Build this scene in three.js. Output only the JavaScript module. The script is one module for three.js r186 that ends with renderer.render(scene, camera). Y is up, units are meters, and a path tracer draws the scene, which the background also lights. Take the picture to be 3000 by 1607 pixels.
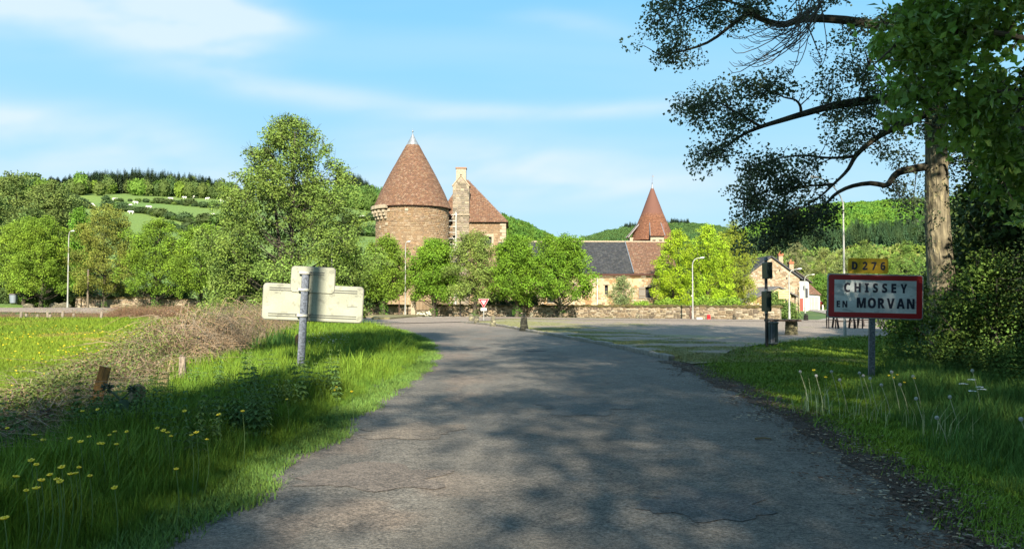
import * as THREE from 'three';
import { mergeGeometries } from 'three/addons/utils/BufferGeometryUtils.js';
import { ImprovedNoise } from 'three/addons/math/ImprovedNoise.js';
import { MarchingCubes } from 'three/addons/objects/MarchingCubes.js';
import { RoundedBoxGeometry } from 'three/addons/geometries/RoundedBoxGeometry.js';
import { FontLoader } from 'three/addons/loaders/FontLoader.js';
import { TextGeometry } from 'three/addons/geometries/TextGeometry.js';

// ---------- camera, sky, sun, exposure ----------
const F = 2354, EYE = 1.4, PITCH = Math.atan(76.5 / F), EXPOSURE = 2.7;
const scene = new THREE.Scene();
const camera = new THREE.PerspectiveCamera(2 * Math.atan(803.5 / F) * 180 / Math.PI, 3000 / 1607, 0.1, 6000);
camera.position.set(0, EYE, 0); camera.rotation.set(PITCH, 0, 0);
const noise = new ImprovedNoise();
const fbm = (x, y, z = 0, o = 4) => { let s = 0, a = 0.5, f = 1; for (let i = 0; i < o; i++) { s += a * noise.noise(x * f, y * f, z + i * 7.3); f *= 2.03; a *= 0.5; } return s; };
const clamp = (v, a = 0, b = 1) => Math.min(b, Math.max(a, v));
const sstep = (a, b, v) => { const t = clamp((v - a) / (b - a)); return t * t * (3 - 2 * t); };
const lerp = (a, b, t) => a + (b - a) * t;
const sunDir = new THREE.Vector3(0.03, Math.tan(31 * Math.PI / 180), 1).normalize();
{
  const W = 2048, Hh = 1024, data = new Float32Array(W * Hh * 4);
  const lineBand = (x, y, x0, y0, x1, y1, w) => { const t = clamp((x - x0) / (x1 - x0)), yy = lerp(y0, y1, t), ends = sstep(x0 - 250, x0 + 200, x) * (1 - sstep(x1 - 250, x1 + 150, x)); return ends * Math.exp(-(((y - yy) / w) ** 2)); };
  for (let j = 0; j < Hh; j++) for (let i = 0; i < W; i++) {
    const el = ((j + 0.5) / Hh - 0.5) * Math.PI, az = ((i + 0.5) / W - 0.5) * 2 * Math.PI;
    const dx = Math.cos(el) * Math.cos(az), dz = Math.cos(el) * Math.sin(az), dy = Math.sin(el);
    const e = Math.max(0, dy), t = Math.pow(clamp(e / 0.36), 0.62), t2 = clamp((e - 0.3) / 0.7);
    let c = [lerp(0.72, 0.27, t), lerp(0.97, 0.69, t), lerp(1.05, 1.05, t)];
    c = [lerp(c[0], 0.24, t2), lerp(c[1], 0.44, t2), lerp(c[2], 0.74, t2)];
    // cirrus: thin streaks of high cloud all round
    if (dy < -0.02) { data.set([0.3 / EXPOSURE, 0.4 / EXPOSURE, 0.45 / EXPOSURE, 1], (j * W + i) * 4); continue; }
    const q = 1 / (e + 0.16), u = dx * q, v = dz * q;
    const warp = fbm(u * 0.7 + 3, v * 0.7, 1.5, 3);
    let m = fbm(u * 0.55 + warp * 0.6 + 11, v * 2.1 + u * 0.35 + warp, 4.2, 5) * 1.6 + 0.1;
    m = clamp(m) * 0.65;
    if (dz < -0.1) {
      const px = 1500 + F * dx / -dz, py = 880 - F * dy / Math.hypot(dx, dz);
      const fine = 0.62 + 1.1 * fbm(px / 420 + warp, py / 90 + px / 700, 9, 5);
      const bands = 0.85 * lineBand(px, py + 30 * fbm(px / 500, 3, 2, 2), -200, 130, 800, 110, 95) + 0.7 * lineBand(px, py, 150, 20, 900, 95, 42) + 0.5 * lineBand(px, py, 450, 160, 780, 215, 50)
        + 0.5 * lineBand(px, py, 480, 250, 1350, 330, 40) + 0.75 * lineBand(px, py, -300, 430, 640, 455, 60) + 0.55 * lineBand(px, py, 1300, 325, 2100, 318, 26)
        + 0.6 * lineBand(px, py, 1050, 430, 2050, 545, 75) + 0.4 * lineBand(px, py, 1600, 40, 1850, 90, 30) + 0.4 * lineBand(px, py, -200, 540, 2600, 560, 60);
      const inView = sstep(-900, -200, px) * (1 - sstep(2300, 3300, px));
      m = lerp(m, clamp(bands * clamp(fine, 0.1, 1.3)) + 0.25 * m, inView);
    }
    m = clamp(m * 1.55) * 0.85 * sstep(-0.01, 0.03, dy);
    const cl = [0.8, 0.94, 1.06];
    for (let k = 0; k < 3; k++) c[k] = lerp(c[k], cl[k], m) * (dy < 0 ? 0.45 : 1) / EXPOSURE;
    data.set([c[0], c[1], c[2], 1], (j * W + i) * 4);
  }
  const sky = new THREE.DataTexture(data, W, Hh, THREE.RGBAFormat, THREE.FloatType);
  sky.mapping = THREE.EquirectangularReflectionMapping; sky.magFilter = sky.minFilter = THREE.LinearFilter; sky.needsUpdate = true;
  scene.background = sky; scene.environment = sky;
}
const sun = new THREE.DirectionalLight(new THREE.Color(1, 0.92, 0.78), 4.2);
sun.position.copy(sunDir).multiplyScalar(200); sun.target.position.set(0, 0, -40); sun.position.add(sun.target.position);
sun.castShadow = true; sun.shadow.mapSize.set(4096, 4096);
Object.assign(sun.shadow.camera, { left: -70, right: 70, top: 70, bottom: -70, near: 1, far: 500 });
scene.add(sun, sun.target);
const renderer = new THREE.WebGLRenderer({ antialias: true });
renderer.toneMapping = THREE.LinearToneMapping; renderer.toneMappingExposure = EXPOSURE;
renderer.shadowMap.enabled = true; renderer.setSize(1024, 548);

// ---------- helpers ----------
const rng = (s) => () => { s |= 0; s = s + 0x6D2B79F5 | 0; let t = Math.imul(s ^ s >>> 15, 1 | s); t = t + Math.imul(t ^ t >>> 7, 61 | t) ^ t; return ((t ^ t >>> 14) >>> 0) / 4294967296; };
const V = (x, y, z) => new THREE.Vector3(x, y, z);
const lin = (r, g, b) => new THREE.Color().setRGB(r, g, b);
const taken = {};
const numbered = (n) => { const k = taken[n] = (taken[n] ?? -1) + 1; return k ? n + '_' + String(k).padStart(3, '0') : n; };
const shadowy = (o) => { o.castShadow = o.receiveShadow = true; return o; };
function part(name, geo, mat, parent) { const m = shadowy(new THREE.Mesh(geo, mat)); m.name = name; parent.add(m); return m; }
function tag(o, label, category, group, kind) { if (label) o.userData.label = label; if (category) o.userData.category = category; if (group) o.userData.group = group; if (kind) o.userData.kind = kind; return o; }
function thing(name, label, category, x = 0, y = 0, z = 0, group) { const g = new THREE.Group(); g.name = numbered(name); g.position.set(x, y, z); scene.add(g); return tag(g, label, category, group); }
function structure(name, geo, mat) { const m = part(name, geo, mat, scene); m.userData.kind = 'structure'; return m; }
function copy(o, label, group) { const c = o.clone(); c.name = numbered(o.name.replace(/_\d{3}$/, '')); scene.add(c); if (label) c.userData.label = label; if (group) c.userData.group = group; return c; }
const flat = (g) => g.index ? g.toNonIndexed() : g;
function boxUV(g, s = 1) {
  if (g.index) g = g.toNonIndexed(); const p = g.attributes.position, n = g.attributes.normal, uv = new Float32Array(p.count * 2);
  for (let i = 0; i < p.count; i++) { const ax = Math.abs(n.getX(i)), ay = Math.abs(n.getY(i)), az = Math.abs(n.getZ(i)); const [a, b] = ay > ax && ay > az ? [p.getX(i), p.getZ(i)] : ax > az ? [p.getZ(i), p.getY(i)] : [p.getX(i), p.getY(i)]; uv[i * 2] = a * s; uv[i * 2 + 1] = b * s; }
  g.setAttribute('uv', new THREE.BufferAttribute(uv, 2)); return g;
}
const box = (w, h, d, x = 0, y = 0, z = 0, ry = 0, rz = 0, rx = 0) => { const g = new THREE.BoxGeometry(w, h, d).toNonIndexed(); g.rotateX(rx); g.rotateZ(rz); g.rotateY(ry); g.translate(x, y, z); return g; };
const rbox = (w, h, d, x = 0, y = 0, z = 0, r = 0.01) => { const g = new RoundedBoxGeometry(w, h, d, 1, r); const q = g.index ? g.toNonIndexed() : g; q.translate(x, y, z); return q; };
const cyl = (r0, r1, h, x = 0, y = 0, z = 0, n = 12) => { const g = new THREE.CylinderGeometry(r1, r0, h, n).toNonIndexed(); g.translate(x, y + h / 2, z); return g; };
const lathe = (pts, n = 16) => new THREE.LatheGeometry(pts.map(([r, y]) => new THREE.Vector2(r, y)), n).toNonIndexed();
const merge = (l) => { for (const g of l) for (const k of Object.keys(g.attributes)) if (!['position', 'normal', 'uv'].includes(k)) g.deleteAttribute(k); return mergeGeometries(l); };
function tube(pts, r0, r1, n = 10, k = 7, pow = 1) {
  const c = new THREE.CatmullRomCurve3(pts), pos = [], nor = [], uv = [], idx = [], len = c.getLength(); let up = V(0.3, 0.2, 1).normalize();
  for (let i = 0; i <= n; i++) {
    const t = i / n, p = c.getPoint(t), d = c.getTangent(t); let a = up.clone().sub(d.clone().multiplyScalar(up.dot(d))); if (a.lengthSq() < 1e-4) a = V(1, 0, 0).sub(d.clone().multiplyScalar(d.x)); a.normalize(); up = a; const b = d.clone().cross(a), r = lerp(r0, r1, Math.pow(t, pow));
    for (let j = 0; j <= k; j++) { const th = j / k * 2 * Math.PI, q = a.clone().multiplyScalar(Math.cos(th)).addScaledVector(b, Math.sin(th)); pos.push(p.x + q.x * r, p.y + q.y * r, p.z + q.z * r); nor.push(q.x, q.y, q.z); uv.push(j / k, t * len); }
  }
  for (let i = 0; i < n; i++) for (let j = 0; j < k; j++) { const a = i * (k + 1) + j, b = a + k + 1; idx.push(a, a + 1, b, b, a + 1, b + 1); }
  const g = new THREE.BufferGeometry(); g.setAttribute('position', new THREE.Float32BufferAttribute(pos, 3)); g.setAttribute('normal', new THREE.Float32BufferAttribute(nor, 3)); g.setAttribute('uv', new THREE.Float32BufferAttribute(uv, 2)); g.setIndex(idx); return g.toNonIndexed();
}
// a heap of quads with a colour each, for tiles and stones that are joined
class Heap {
  constructor() { this.p = []; this.c = []; this.uv = []; }
  quad(a, b, c, d, col) { for (const v of [a, b, c, a, c, d]) { this.p.push(v.x, v.y, v.z); this.c.push(col.r, col.g, col.b); this.uv.push(v.x + v.z * 0.7, v.y); } }
  // a slab on origin o spanned by U, V with height along N, its top face drawn in by inset
  slab(o, U, W, N, inset, col) {
    const P = (u, w, n) => o.clone().addScaledVector(U, u).addScaledVector(W, w).addScaledVector(N, n), i = inset;
    const a = P(0, 0, 0), b = P(1, 0, 0), c = P(1, 1, 0), d = P(0, 1, 0), e = P(i, i, 1), f = P(1 - i, i, 1), g = P(1 - i, 1 - i, 1), h = P(i, 1 - i, 1);
    this.quad(e, f, g, h, col); this.quad(a, b, f, e, col); this.quad(b, c, g, f, col); this.quad(c, d, h, g, col); this.quad(d, a, e, h, col);
  }
  build() { const g = new THREE.BufferGeometry(); g.setAttribute('position', new THREE.Float32BufferAttribute(this.p, 3)); g.setAttribute('color', new THREE.Float32BufferAttribute(this.c, 3)); g.setAttribute('uv', new THREE.Float32BufferAttribute(this.uv, 2)); g.computeVertexNormals(); return g; }
}
// ray of a photo pixel; hits on flat ground or at a depth
const ray = (px, py) => V((px - 1500) / F, -(py - 803.5) / F, -1).applyAxisAngle(V(1, 0, 0), PITCH);
const at = (px, py, d) => { const r = ray(px, py); return r.multiplyScalar(-d / r.z).add(V(0, EYE, 0)); };
const G = (px, py) => { const r = ray(px, py); return r.multiplyScalar(-EYE / r.y).add(V(0, EYE, 0)); };
const X = (px, d) => at(px, 880, d).x;
const pw = (pts, x) => { if (x <= pts[0][0]) return pts[0][1]; for (let i = 1; i < pts.length; i++) if (x <= pts[i][0]) return lerp(pts[i - 1][1], pts[i][1], (x - pts[i - 1][0]) / (pts[i][0] - pts[i - 1][0])); return pts[pts.length - 1][1]; };

// ---------- textures ----------
function tex(size, fn, srgb = true) {
  const d = new Uint8Array(size * size * 4);
  for (let j = 0; j < size; j++) for (let i = 0; i < size; i++) { const c = fn(i / size, j / size, i, j), k = (j * size + i) * 4; d[k] = clamp(c[0]) * 255; d[k + 1] = clamp(c[1]) * 255; d[k + 2] = clamp(c[2]) * 255; d[k + 3] = 255; }
  const t = new THREE.DataTexture(d, size, size); t.wrapS = t.wrapT = THREE.RepeatWrapping; t.magFilter = THREE.LinearFilter; t.minFilter = THREE.LinearMipmapLinearFilter; t.generateMipmaps = true; if (srgb) t.colorSpace = THREE.SRGBColorSpace; t.needsUpdate = true; return t;
}
// tileable noise: fbm on a torus of two circles is costly, so blend two offset fields at the seams
const tileN = (u, v, f, z, o = 4) => { const wu = sstep(0.8, 1, u), wv = sstep(0.8, 1, v); let a = fbm(u * f, v * f, z, o); if (wu > 0) a = lerp(a, fbm((u - 1) * f, v * f, z, o), wu); if (wv > 0) { let c = fbm(u * f, (v - 1) * f, z, o); if (wu > 0) c = lerp(c, fbm((u - 1) * f, (v - 1) * f, z, o), wu); a = lerp(a, c, wv); } return a; };
const rT = rng(5);
const gritTex = tex(1024, (u, v) => { const g = rT(), s = 0.76 + 0.3 * (rT() - 0.5) + 0.62 * tileN(u, v, 170, 3, 2) + 0.3 * tileN(u, v, 46, 5, 2) + 0.16 * tileN(u, v, 8, 1, 3) + (g > 0.95 ? 0.28 : 0) - (g < 0.07 ? 0.28 : 0); return [s, s, s * 0.985]; });
const gritBump = tex(512, (u, v) => { const s = 0.5 + 0.5 * (rT() - 0.5) + 0.5 * tileN(u, v, 90, 6, 2); return [s, s, s]; }, false);
const mottle = tex(512, (u, v) => { const s = 0.86 + 0.3 * tileN(u, v, 9, 2, 5) + 0.06 * (rT() - 0.5); return [s, s, s * 0.98]; });
const mottleBump = tex(512, (u, v) => { const s = 0.5 + 0.7 * tileN(u, v, 14, 8, 5) + 0.1 * (rT() - 0.5); return [s, s, s]; }, false);
const barkTex = tex(512, (u, v) => { const s = 0.66 + 0.55 * tileN(u, v * 0.3, 14, 2, 4) + 0.5 * tileN(u, v, 5, 7, 4), l = tileN(u, v, 7, 4, 4) > 0.12 ? 0.14 : 0; return [s + l, s + l, s * 0.95 + l * 0.7]; });
const plasterTex = tex(1024, (u, v) => { const a = tileN(u, v, 7, 12, 5), st = tileN(u, v, 40, 5, 3); const k = sstep(-0.02, 0.12, a); const base = [lerp(0.9, 0.72, k), lerp(0.84, 0.6, k), lerp(0.72, 0.45, k)]; const s = 0.95 + 0.3 * st * (0.3 + k) + 0.05 * (rT() - 0.5); return base.map((c) => c * s); });
const galvTex = tex(512, (u, v) => { const s = 0.74 + 0.5 * tileN(u, v, 22, 3, 3) + 0.14 * tileN(u * 0.3, v, 60, 2, 2); return [s, s, s * 1.02]; });
const grimeTex = tex(512, (u, v) => { const a = tileN(u, v, 4, 21, 5), b = tileN(u, v, 60, 9, 3); const s = 0.9 + 0.2 * a + 0.12 * b - (tileN(u, v, 11, 31, 4) > 0.2 ? 0.1 : 0); return [s, s, s * 0.97]; });
const woodTex = tex(256, (u, v) => { const s = 0.75 + 0.5 * tileN(u, v * 0.08, 30, 3, 4) + 0.2 * tileN(u, v, 5, 1, 3); return [s, s * 0.98, s * 0.95]; });
const rep = (t, x, y = x) => { const c = t.clone(); c.repeat.set(x, y); c.needsUpdate = true; return c; };

const std = (c, o = {}) => new THREE.MeshStandardMaterial({ color: Array.isArray(c) ? lin(...c) : c, roughness: 0.85, ...o });
const leafy = (c = [1, 1, 1], tr = 0.35) => new THREE.MeshPhysicalMaterial({ color: lin(...c), roughness: 0.75, transmission: tr, thickness: 0, side: THREE.DoubleSide });
const M = {
  asphalt: std([1, 1, 1], { map: rep(gritTex, 0.24), bumpMap: rep(gritBump, 0.4), bumpScale: 0.012, vertexColors: true, roughness: 0.88 }),
  gravel: std([1, 1, 1], { map: rep(gritTex, 0.3), bumpMap: rep(gritBump, 0.6), bumpScale: 0.01, vertexColors: true, roughness: 0.95 }),
  terrain: std([1, 1, 1], { map: rep(mottle, 0.11), vertexColors: true, roughness: 1 }),
  soil: std([0.14, 0.1, 0.07], { map: rep(gritTex, 0.8), bumpMap: rep(gritBump, 1), bumpScale: 0.02, roughness: 1 }),
  kerb: std([0.3, 0.27, 0.23], { map: rep(mottle, 0.7), bumpMap: rep(mottleBump, 1), bumpScale: 0.01 }),
  paint: std([0.72, 0.72, 0.7], { map: rep(grimeTex, 0.5) }),
  mortar: std([0.4, 0.28, 0.17], { map: rep(mottle, 0.5), bumpMap: rep(mottleBump, 0.8), bumpScale: 0.02 }),
  mortarPale: std([0.46, 0.37, 0.26], { map: rep(mottle, 0.5), bumpMap: rep(mottleBump, 0.8), bumpScale: 0.02 }),
  stones: std([1, 1, 1], { vertexColors: true, map: rep(mottle, 1.1), bumpMap: rep(mottleBump, 1.5), bumpScale: 0.012, roughness: 0.95 }),
  tiles: std([1, 1, 1], { vertexColors: true, map: rep(mottle, 0.6), roughness: 0.9 }),
  plaster: std([0.66, 0.58, 0.47], { map: rep(plasterTex, 0.16), bumpMap: rep(mottleBump, 0.4), bumpScale: 0.02 }),
  white: std([0.74, 0.72, 0.68], { map: rep(grimeTex, 0.3) }),
  ashlar: std([0.52, 0.42, 0.3], { map: rep(mottle, 0.8), bumpMap: rep(mottleBump, 1), bumpScale: 0.01 }),
  lead: std([0.4, 0.42, 0.45], { roughness: 0.5, metalness: 0.5, map: rep(mottle, 1) }),
  galv: std([0.3, 0.32, 0.34], { map: rep(galvTex, 1.6), roughness: 0.5, metalness: 0.4 }),
  lamp: std([0.45, 0.45, 0.43], { map: rep(grimeTex, 0.4), roughness: 0.55, metalness: 0.2 }),
  lampHead: std([0.66, 0.66, 0.64], { roughness: 0.4 }),
  glass: std([0.05, 0.05, 0.055], { roughness: 0.12, metalness: 0 }),
  dark: std([0.02, 0.02, 0.02]),
  bark: std([0.19, 0.155, 0.115], { map: rep(barkTex, 2, 0.5), bumpMap: rep(barkTex, 2, 0.5), bumpScale: 0.03, roughness: 1 }),
  barkDark: std([0.15, 0.13, 0.1], { map: rep(barkTex, 2, 0.6), roughness: 1 }),
  wood: std([0.3, 0.24, 0.17], { map: rep(woodTex, 2), bumpMap: rep(woodTex, 2), bumpScale: 0.006 }),
  woodDark: std([0.045, 0.03, 0.025], { map: rep(woodTex, 2) }),
  woodPale: std([0.5, 0.42, 0.33], { map: rep(woodTex, 3), bumpMap: rep(woodTex, 3), bumpScale: 0.008 }),
  leaf: new THREE.MeshPhysicalMaterial({ side: THREE.DoubleSide, roughness: 0.7, specularIntensity: 0.35 }), leafDense: new THREE.MeshPhysicalMaterial({ side: THREE.DoubleSide, roughness: 0.85, specularIntensity: 0.2 }), grass: new THREE.MeshPhysicalMaterial({ side: THREE.DoubleSide, roughness: 0.75, specularIntensity: 0.35 }),
};
// ---------- ground ----------
const EL = [[-3000, 265], [0, 275], [400, 290], [700, 292], [1000, 285], [1250, 258], [1500, 205], [1620, 150], [1720, 40], [1820, 0]];
const EF = [[1350, 0], [1600, 150], [1700, 162], [1830, 192], [1980, 202], [2100, 195], [2300, 140], [2500, 60]];
const ER = [[1950, 0], [2040, 70], [2100, 140], [2200, 185], [2300, 220], [2450, 234], [2700, 238], [3200, 240], [7000, 240]];
function gh(x, z) {
  const d = -z; let h = 0.72 * sstep(-11, -36, x) * sstep(56.5, 67, d);
  if (d > 40) {
    const r = Math.hypot(x, z), a = 1500 + F * x / d, n = 1 + 0.1 * fbm(x / 160, z / 160, 3, 3);
    const pr = (r0, R) => { const t = clamp((r - r0) / (R - r0)); return t * t / (t * t * 0.0 + 0.12 + t * 0.88) * 1; };
    if (r > 110) h += Math.max(pw(EL, a) * 480 / F * pr(110, 480) * n, pw(EF, a) * 1100 / F * pr(450, 1100) * n, pw(ER, a) * 800 / F * pr(160, 800) * n);
  }
  return h;
}
function hit(px, py) { const r = ray(px, py); for (let t = 60; t < 1600; t += 2) { const y = EYE + r.y * t; if (y <= gh(r.x * t, r.z * t)) return V(r.x * t, gh(r.x * t, r.z * t), r.z * t); } return null; }
const fence = [[-3.4, 3], [-4.3, -4], [-5.0, -7.7], [-6.0, -12], [-6.7, -16], [-8.4, -24], [-10.6, -33], [-13, -45], [-15, -55]];   // the old fence line, [x, z]
const fenceX = (z) => pw(fence.map(([x, zz]) => [-zz, x]), -z);
{
  const N = 320, xs = [], zs = [];
  for (let i = 0; i <= N; i++) { const s = i / N * 2 - 1; xs.push(Math.sign(s) * (Math.abs(s) * 70 + Math.abs(s) ** 3.2 * 1700)); const t = i / N; zs.push(60 - t * 150 - t ** 3 * 2000); }
  const pos = [], col = [], uv = [], idx = [];
  for (let j = 0; j <= N; j++) for (let i = 0; i <= N; i++) {
    const x = xs[i], z = zs[j], y = gh(x, z); pos.push(x, y, z); uv.push(x, z);
    const r = Math.hypot(x, z), n = fbm(x / 9, z / 9, 2, 3), n2 = fbm(x / 45, z / 45, 5, 3);
    let c = [0.085 + 0.05 * n, 0.15 + 0.05 * n, 0.022];                                                   // meadow soil and sward
    if (r > 105) { c = [0.17 + 0.08 * n2, 0.27 + 0.06 * n2, 0.045]; if (x > 40 && r > 170) c = [0.05, 0.1, 0.02]; }
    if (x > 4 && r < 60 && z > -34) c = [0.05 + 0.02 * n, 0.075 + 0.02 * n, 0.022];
    col.push(...c);
  }
  for (let j = 0; j < N; j++) for (let i = 0; i < N; i++) { const a = j * (N + 1) + i, b = a + N + 1; idx.push(a, a + 1, b, b, a + 1, b + 1); }
  const g = new THREE.BufferGeometry(); g.setAttribute('position', new THREE.Float32BufferAttribute(pos, 3)); g.setAttribute('color', new THREE.Float32BufferAttribute(col, 3)); g.setAttribute('uv', new THREE.Float32BufferAttribute(uv, 2)); g.setIndex(idx); g.computeVertexNormals();
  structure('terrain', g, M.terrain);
}
// a sheet between two edge lines, following the ground
function strip(name, left, right, n, k, lift, mat, colour, rag = 0) {
  const lc = new THREE.CatmullRomCurve3(left.map(([x, z]) => V(x, 0, z)), false, 'centripetal'), rc = new THREE.CatmullRomCurve3(right.map(([x, z]) => V(x, 0, z)), false, 'centripetal');
  const pos = [], col = [], uv = [], idx = [];
  for (let i = 0; i <= n; i++) {
    const a = lc.getPoint(i / n), b = rc.getPoint(i / n);
    for (let j = 0; j <= k; j++) { let t = j / k; const p = a.clone().lerp(b, t); if (rag && (j === 0 || j === k)) { p.x += rag * fbm(p.x * 1.3, p.z * 1.7, 3, 3) * 2; p.z += rag * fbm(p.x * 1.9, p.z * 1.3, 8, 3); } pos.push(p.x, gh(p.x, p.z) + lift, p.z); uv.push(p.x, p.z); col.push(...(colour ? colour(p.x, p.z, t) : [1, 1, 1])); }
  }
  for (let i = 0; i < n; i++) for (let j = 0; j < k; j++) { const a = i * (k + 1) + j, b = a + k + 1; idx.push(a, a + 1, b, b, a + 1, b + 1); }
  const g = new THREE.BufferGeometry(); g.setAttribute('position', new THREE.Float32BufferAttribute(pos, 3)); g.setAttribute('color', new THREE.Float32BufferAttribute(col, 3)); g.setAttribute('uv', new THREE.Float32BufferAttribute(uv, 2)); g.setIndex(idx); g.computeVertexNormals();
  const up = g.attributes.normal.getY(0) < 0; if (up) { g.index.array.reverse(); g.computeVertexNormals(); }
  return structure(name, g, mat);
}
const roadL = [[-2.3, 45], [-2.25, 20], [-2.2, 5], [-2.2, -4.5], [-2.1, -6], [-2.08, -8.7], [-2.02, -12.2], [-1.9, -15.7], [-2.14, -20.6], [-3.0, -27.5], [-5.1, -37], [-9.5, -47], [-14, -53]];
const roadR = [[2.7, 45], [2.6, 20], [2.65, 5], [2.7, -4.5], [2.96, -6.3], [3.35, -9.4], [3.62, -14.3], [3.6, -18.8], [3.0, -23.5], [2.3, -27.5], [0.88, -34.7], [-0.93, -43.9], [-3.4, -51]];
const roadLx = (z) => pw(roadL.map(([x, zz]) => [-zz, x]), -z), roadRx = (z) => pw(roadR.map(([x, zz]) => [-zz, x]), -z);
const asphaltTone = (x, z) => {
  const d = -z, far = sstep(36, 47, d), n = fbm(x * 0.55, z * 0.22, 4, 4), n2 = fbm(x * 2.1, z * 1.2, 9, 3); const tr = 0.02 * (Math.exp(-(((x - lerp(roadLx(z), roadRx(z), 0.27)) / 0.35) ** 2)) + Math.exp(-(((x - lerp(roadLx(z), roadRx(z), 0.7)) / 0.35) ** 2))); let g = 0.2 + 0.1 * n + 0.08 * n2 + tr;
  const patch = Math.max(sstep(0.06, 0.16, fbm(x * 0.9 + 5, z * 0.5 + 2, 1.2, 3)) * sstep(0.2, -0.8, x), 0);
  return [lerp(g * (1.14 + 0.25 * patch), 0.47 + 0.06 * n, far), lerp(g * (1.0 + 0.08 * patch), 0.37 + 0.05 * n, far), lerp(g * 0.82, 0.29 + 0.04 * n, far)];
};
strip('road', roadL, roadR, 240, 44, 0.02, M.asphalt, asphaltTone, 0.12);
const redTone = (x, z) => { const n = fbm(x * 0.3, z * 0.35, 4, 4), m = fbm(x * 1.2, z * 1.1, 2, 3); return [0.47 + 0.1 * n + 0.07 * m, 0.37 + 0.09 * n + 0.07 * m, 0.29 + 0.08 * n + 0.06 * m]; };
strip('cross_road', [[-90, -65], [-60, -64], [-36, -62.3], [-20, -59.5], [-13, -52.9], [-9.3, -46.9], [-4, -50.6], [-1.7, -54], [-1, -60], [6, -57], [30, -48]], [[-90, -74.5], [-60, -73.3], [-36, -71.6], [-20, -68.3], [-14, -67], [-9.6, -67], [-6, -67.6], [-1, -67], [4, -63.5], [12, -60], [34, -52]], 120, 12, 0.055, M.gravel, redTone);
strip('village_road', [[21, -55.5], [26.5, -67], [34, -88], [43, -120], [48, -140]], [[29, -51.5], [32.5, -67], [40, -88], [49, -120], [54, -140]], 30, 6, 0.05, M.gravel, (x, z) => { const n = fbm(x * 0.4, z * 0.3, 4, 3); return [0.48 + 0.08 * n, 0.42 + 0.08 * n, 0.36 + 0.08 * n]; });
// the village square of packed reddish gravel right of the kerb, with pale worn grass where it meets the kerb
const squareTone = (x, z, t) => {
  const n = fbm(x * 0.35, z * 0.5, 6, 4), m = fbm(x * 1.3, z * 1.6, 2, 3), red = redTone(x, z), grassy = Math.max(sstep(-0.02, 0.16, n + 0.22 - 0.055 * (x - roadRx(z) - 1) + (-z > 44 ? 0.12 - Math.max(0, x - 9) * 0.015 : 0)), sstep(0.1, 0.25, n - 0.01 * x));
  const gr = [0.43 + 0.12 * m, 0.4 + 0.1 * m, 0.19 + 0.07 * m]; return red.map((c, i) => lerp(c, gr[i], grassy * 0.9));
};
strip('square', [[3.9, -17.5], [3.45, -22], [2.5, -27.5], [1.08, -34.7], [-0.75, -43.7], [-2.8, -50.5], [-1.9, -56], [-1.2, -61]], [[4.4, -17.8], [7, -24], [12, -29.5], [22, -36], [30, -41], [32, -47], [30, -49], [20, -56]], 60, 40, 0.036, M.gravel, squareTone);
strip('road_verge_soil', [[2.55, 2], [2.55, -4.5], [2.8, -6.3], [3.15, -9.4], [3.4, -14.3], [3.4, -18.5]], [[2.95, 2], [3.0, -4.5], [3.3, -6.3], [3.7, -9.4], [3.9, -14.3], [3.8, -18.5]], 90, 8, 0.028, M.soil, null, 0.16);

// worn repairs in the asphalt
for (const [px, py, a, b, c] of [[1205, 1266, 0.5, 0.55, [0.3, 0.24, 0.18]], [1095, 1400, 0.55, 0.5, [0.25, 0.2, 0.16]], [1700, 1190, 0.6, 0.9, [0.17, 0.165, 0.15]], [2050, 1480, 0.4, 0.45, [0.16, 0.155, 0.145]]]) {
  const p = G(px, py), g = new THREE.CircleGeometry(1, 40), q = g.attributes.position; for (let i = 1; i < q.count; i++) { const s = 1 + 0.7 * noise.noise(q.getX(i) * 2 + px, q.getY(i) * 2, 3) + 0.25 * noise.noise(q.getX(i) * 7 + px, q.getY(i) * 7, 6); q.setXYZ(i, q.getX(i) * s * a, q.getY(i) * s * b, 0); } g.rotateX(-Math.PI / 2); const uv = g.attributes.uv; for (let i = 0; i < q.count; i++) uv.setXY(i, q.getX(i), q.getZ(i));
  const m = structure('road_patch', g, std(c, { map: rep(gritTex, 0.24), bumpMap: rep(gritBump, 0.4), bumpScale: 0.012 })); m.name = numbered('road_patch'); m.position.set(p.x, 0.0245, p.z);
}
// kerb stones along the square, from the bare ground to the tip of the junction
{
  const k = thing('kerb', 'long line of worn stone kerb between the road and the gravel square', 'kerb', 0, 0, 0), r = rng(31);
  const c = new THREE.CatmullRomCurve3(roadR.slice(7).map(([x, z]) => V(x + 0.14, 0, z)), false, 'centripetal'), L = c.getLength(), n = Math.round(L / 0.8), geos = [0, 1, 2].map((i) => { const g = rbox(0.16, 0.16 + i * 0.012, 0.72, 0, 0, 0, 0.025); return boxUV(g); });
  for (let i = 0; i < n; i++) { const p = c.getPointAt((i + 0.5) / n), d = c.getTangentAt((i + 0.5) / n); const m = part('kerb_stone', geos[i % 3], M.kerb, k); m.position.set(p.x + 0.02 * (r() - 0.5), 0.035 + 0.03 * (r() - 0.5), p.z); m.rotation.set(0.03 * (r() - 0.5), Math.atan2(d.x, d.z) + 0.05 * (r() - 0.5), 0.08 * (r() - 0.5)); m.scale.z = L / n / 0.74; }
}
// give-way line
for (let i = 0; i < 8; i++) { const px = 1228 + i * 29, p = at(px, 931, 66.4); const g = box(0.5, 0.004, 0.5, 0, 0, 0); const m = part(numbered('road_marking'), g, M.paint, scene); m.position.set(p.x, gh(p.x, -66.4) + 0.062, -66.4); tag(m, 'white dash of the give-way line painted across the junction', 'road marking', 'give-way dashes', undefined); }
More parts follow.
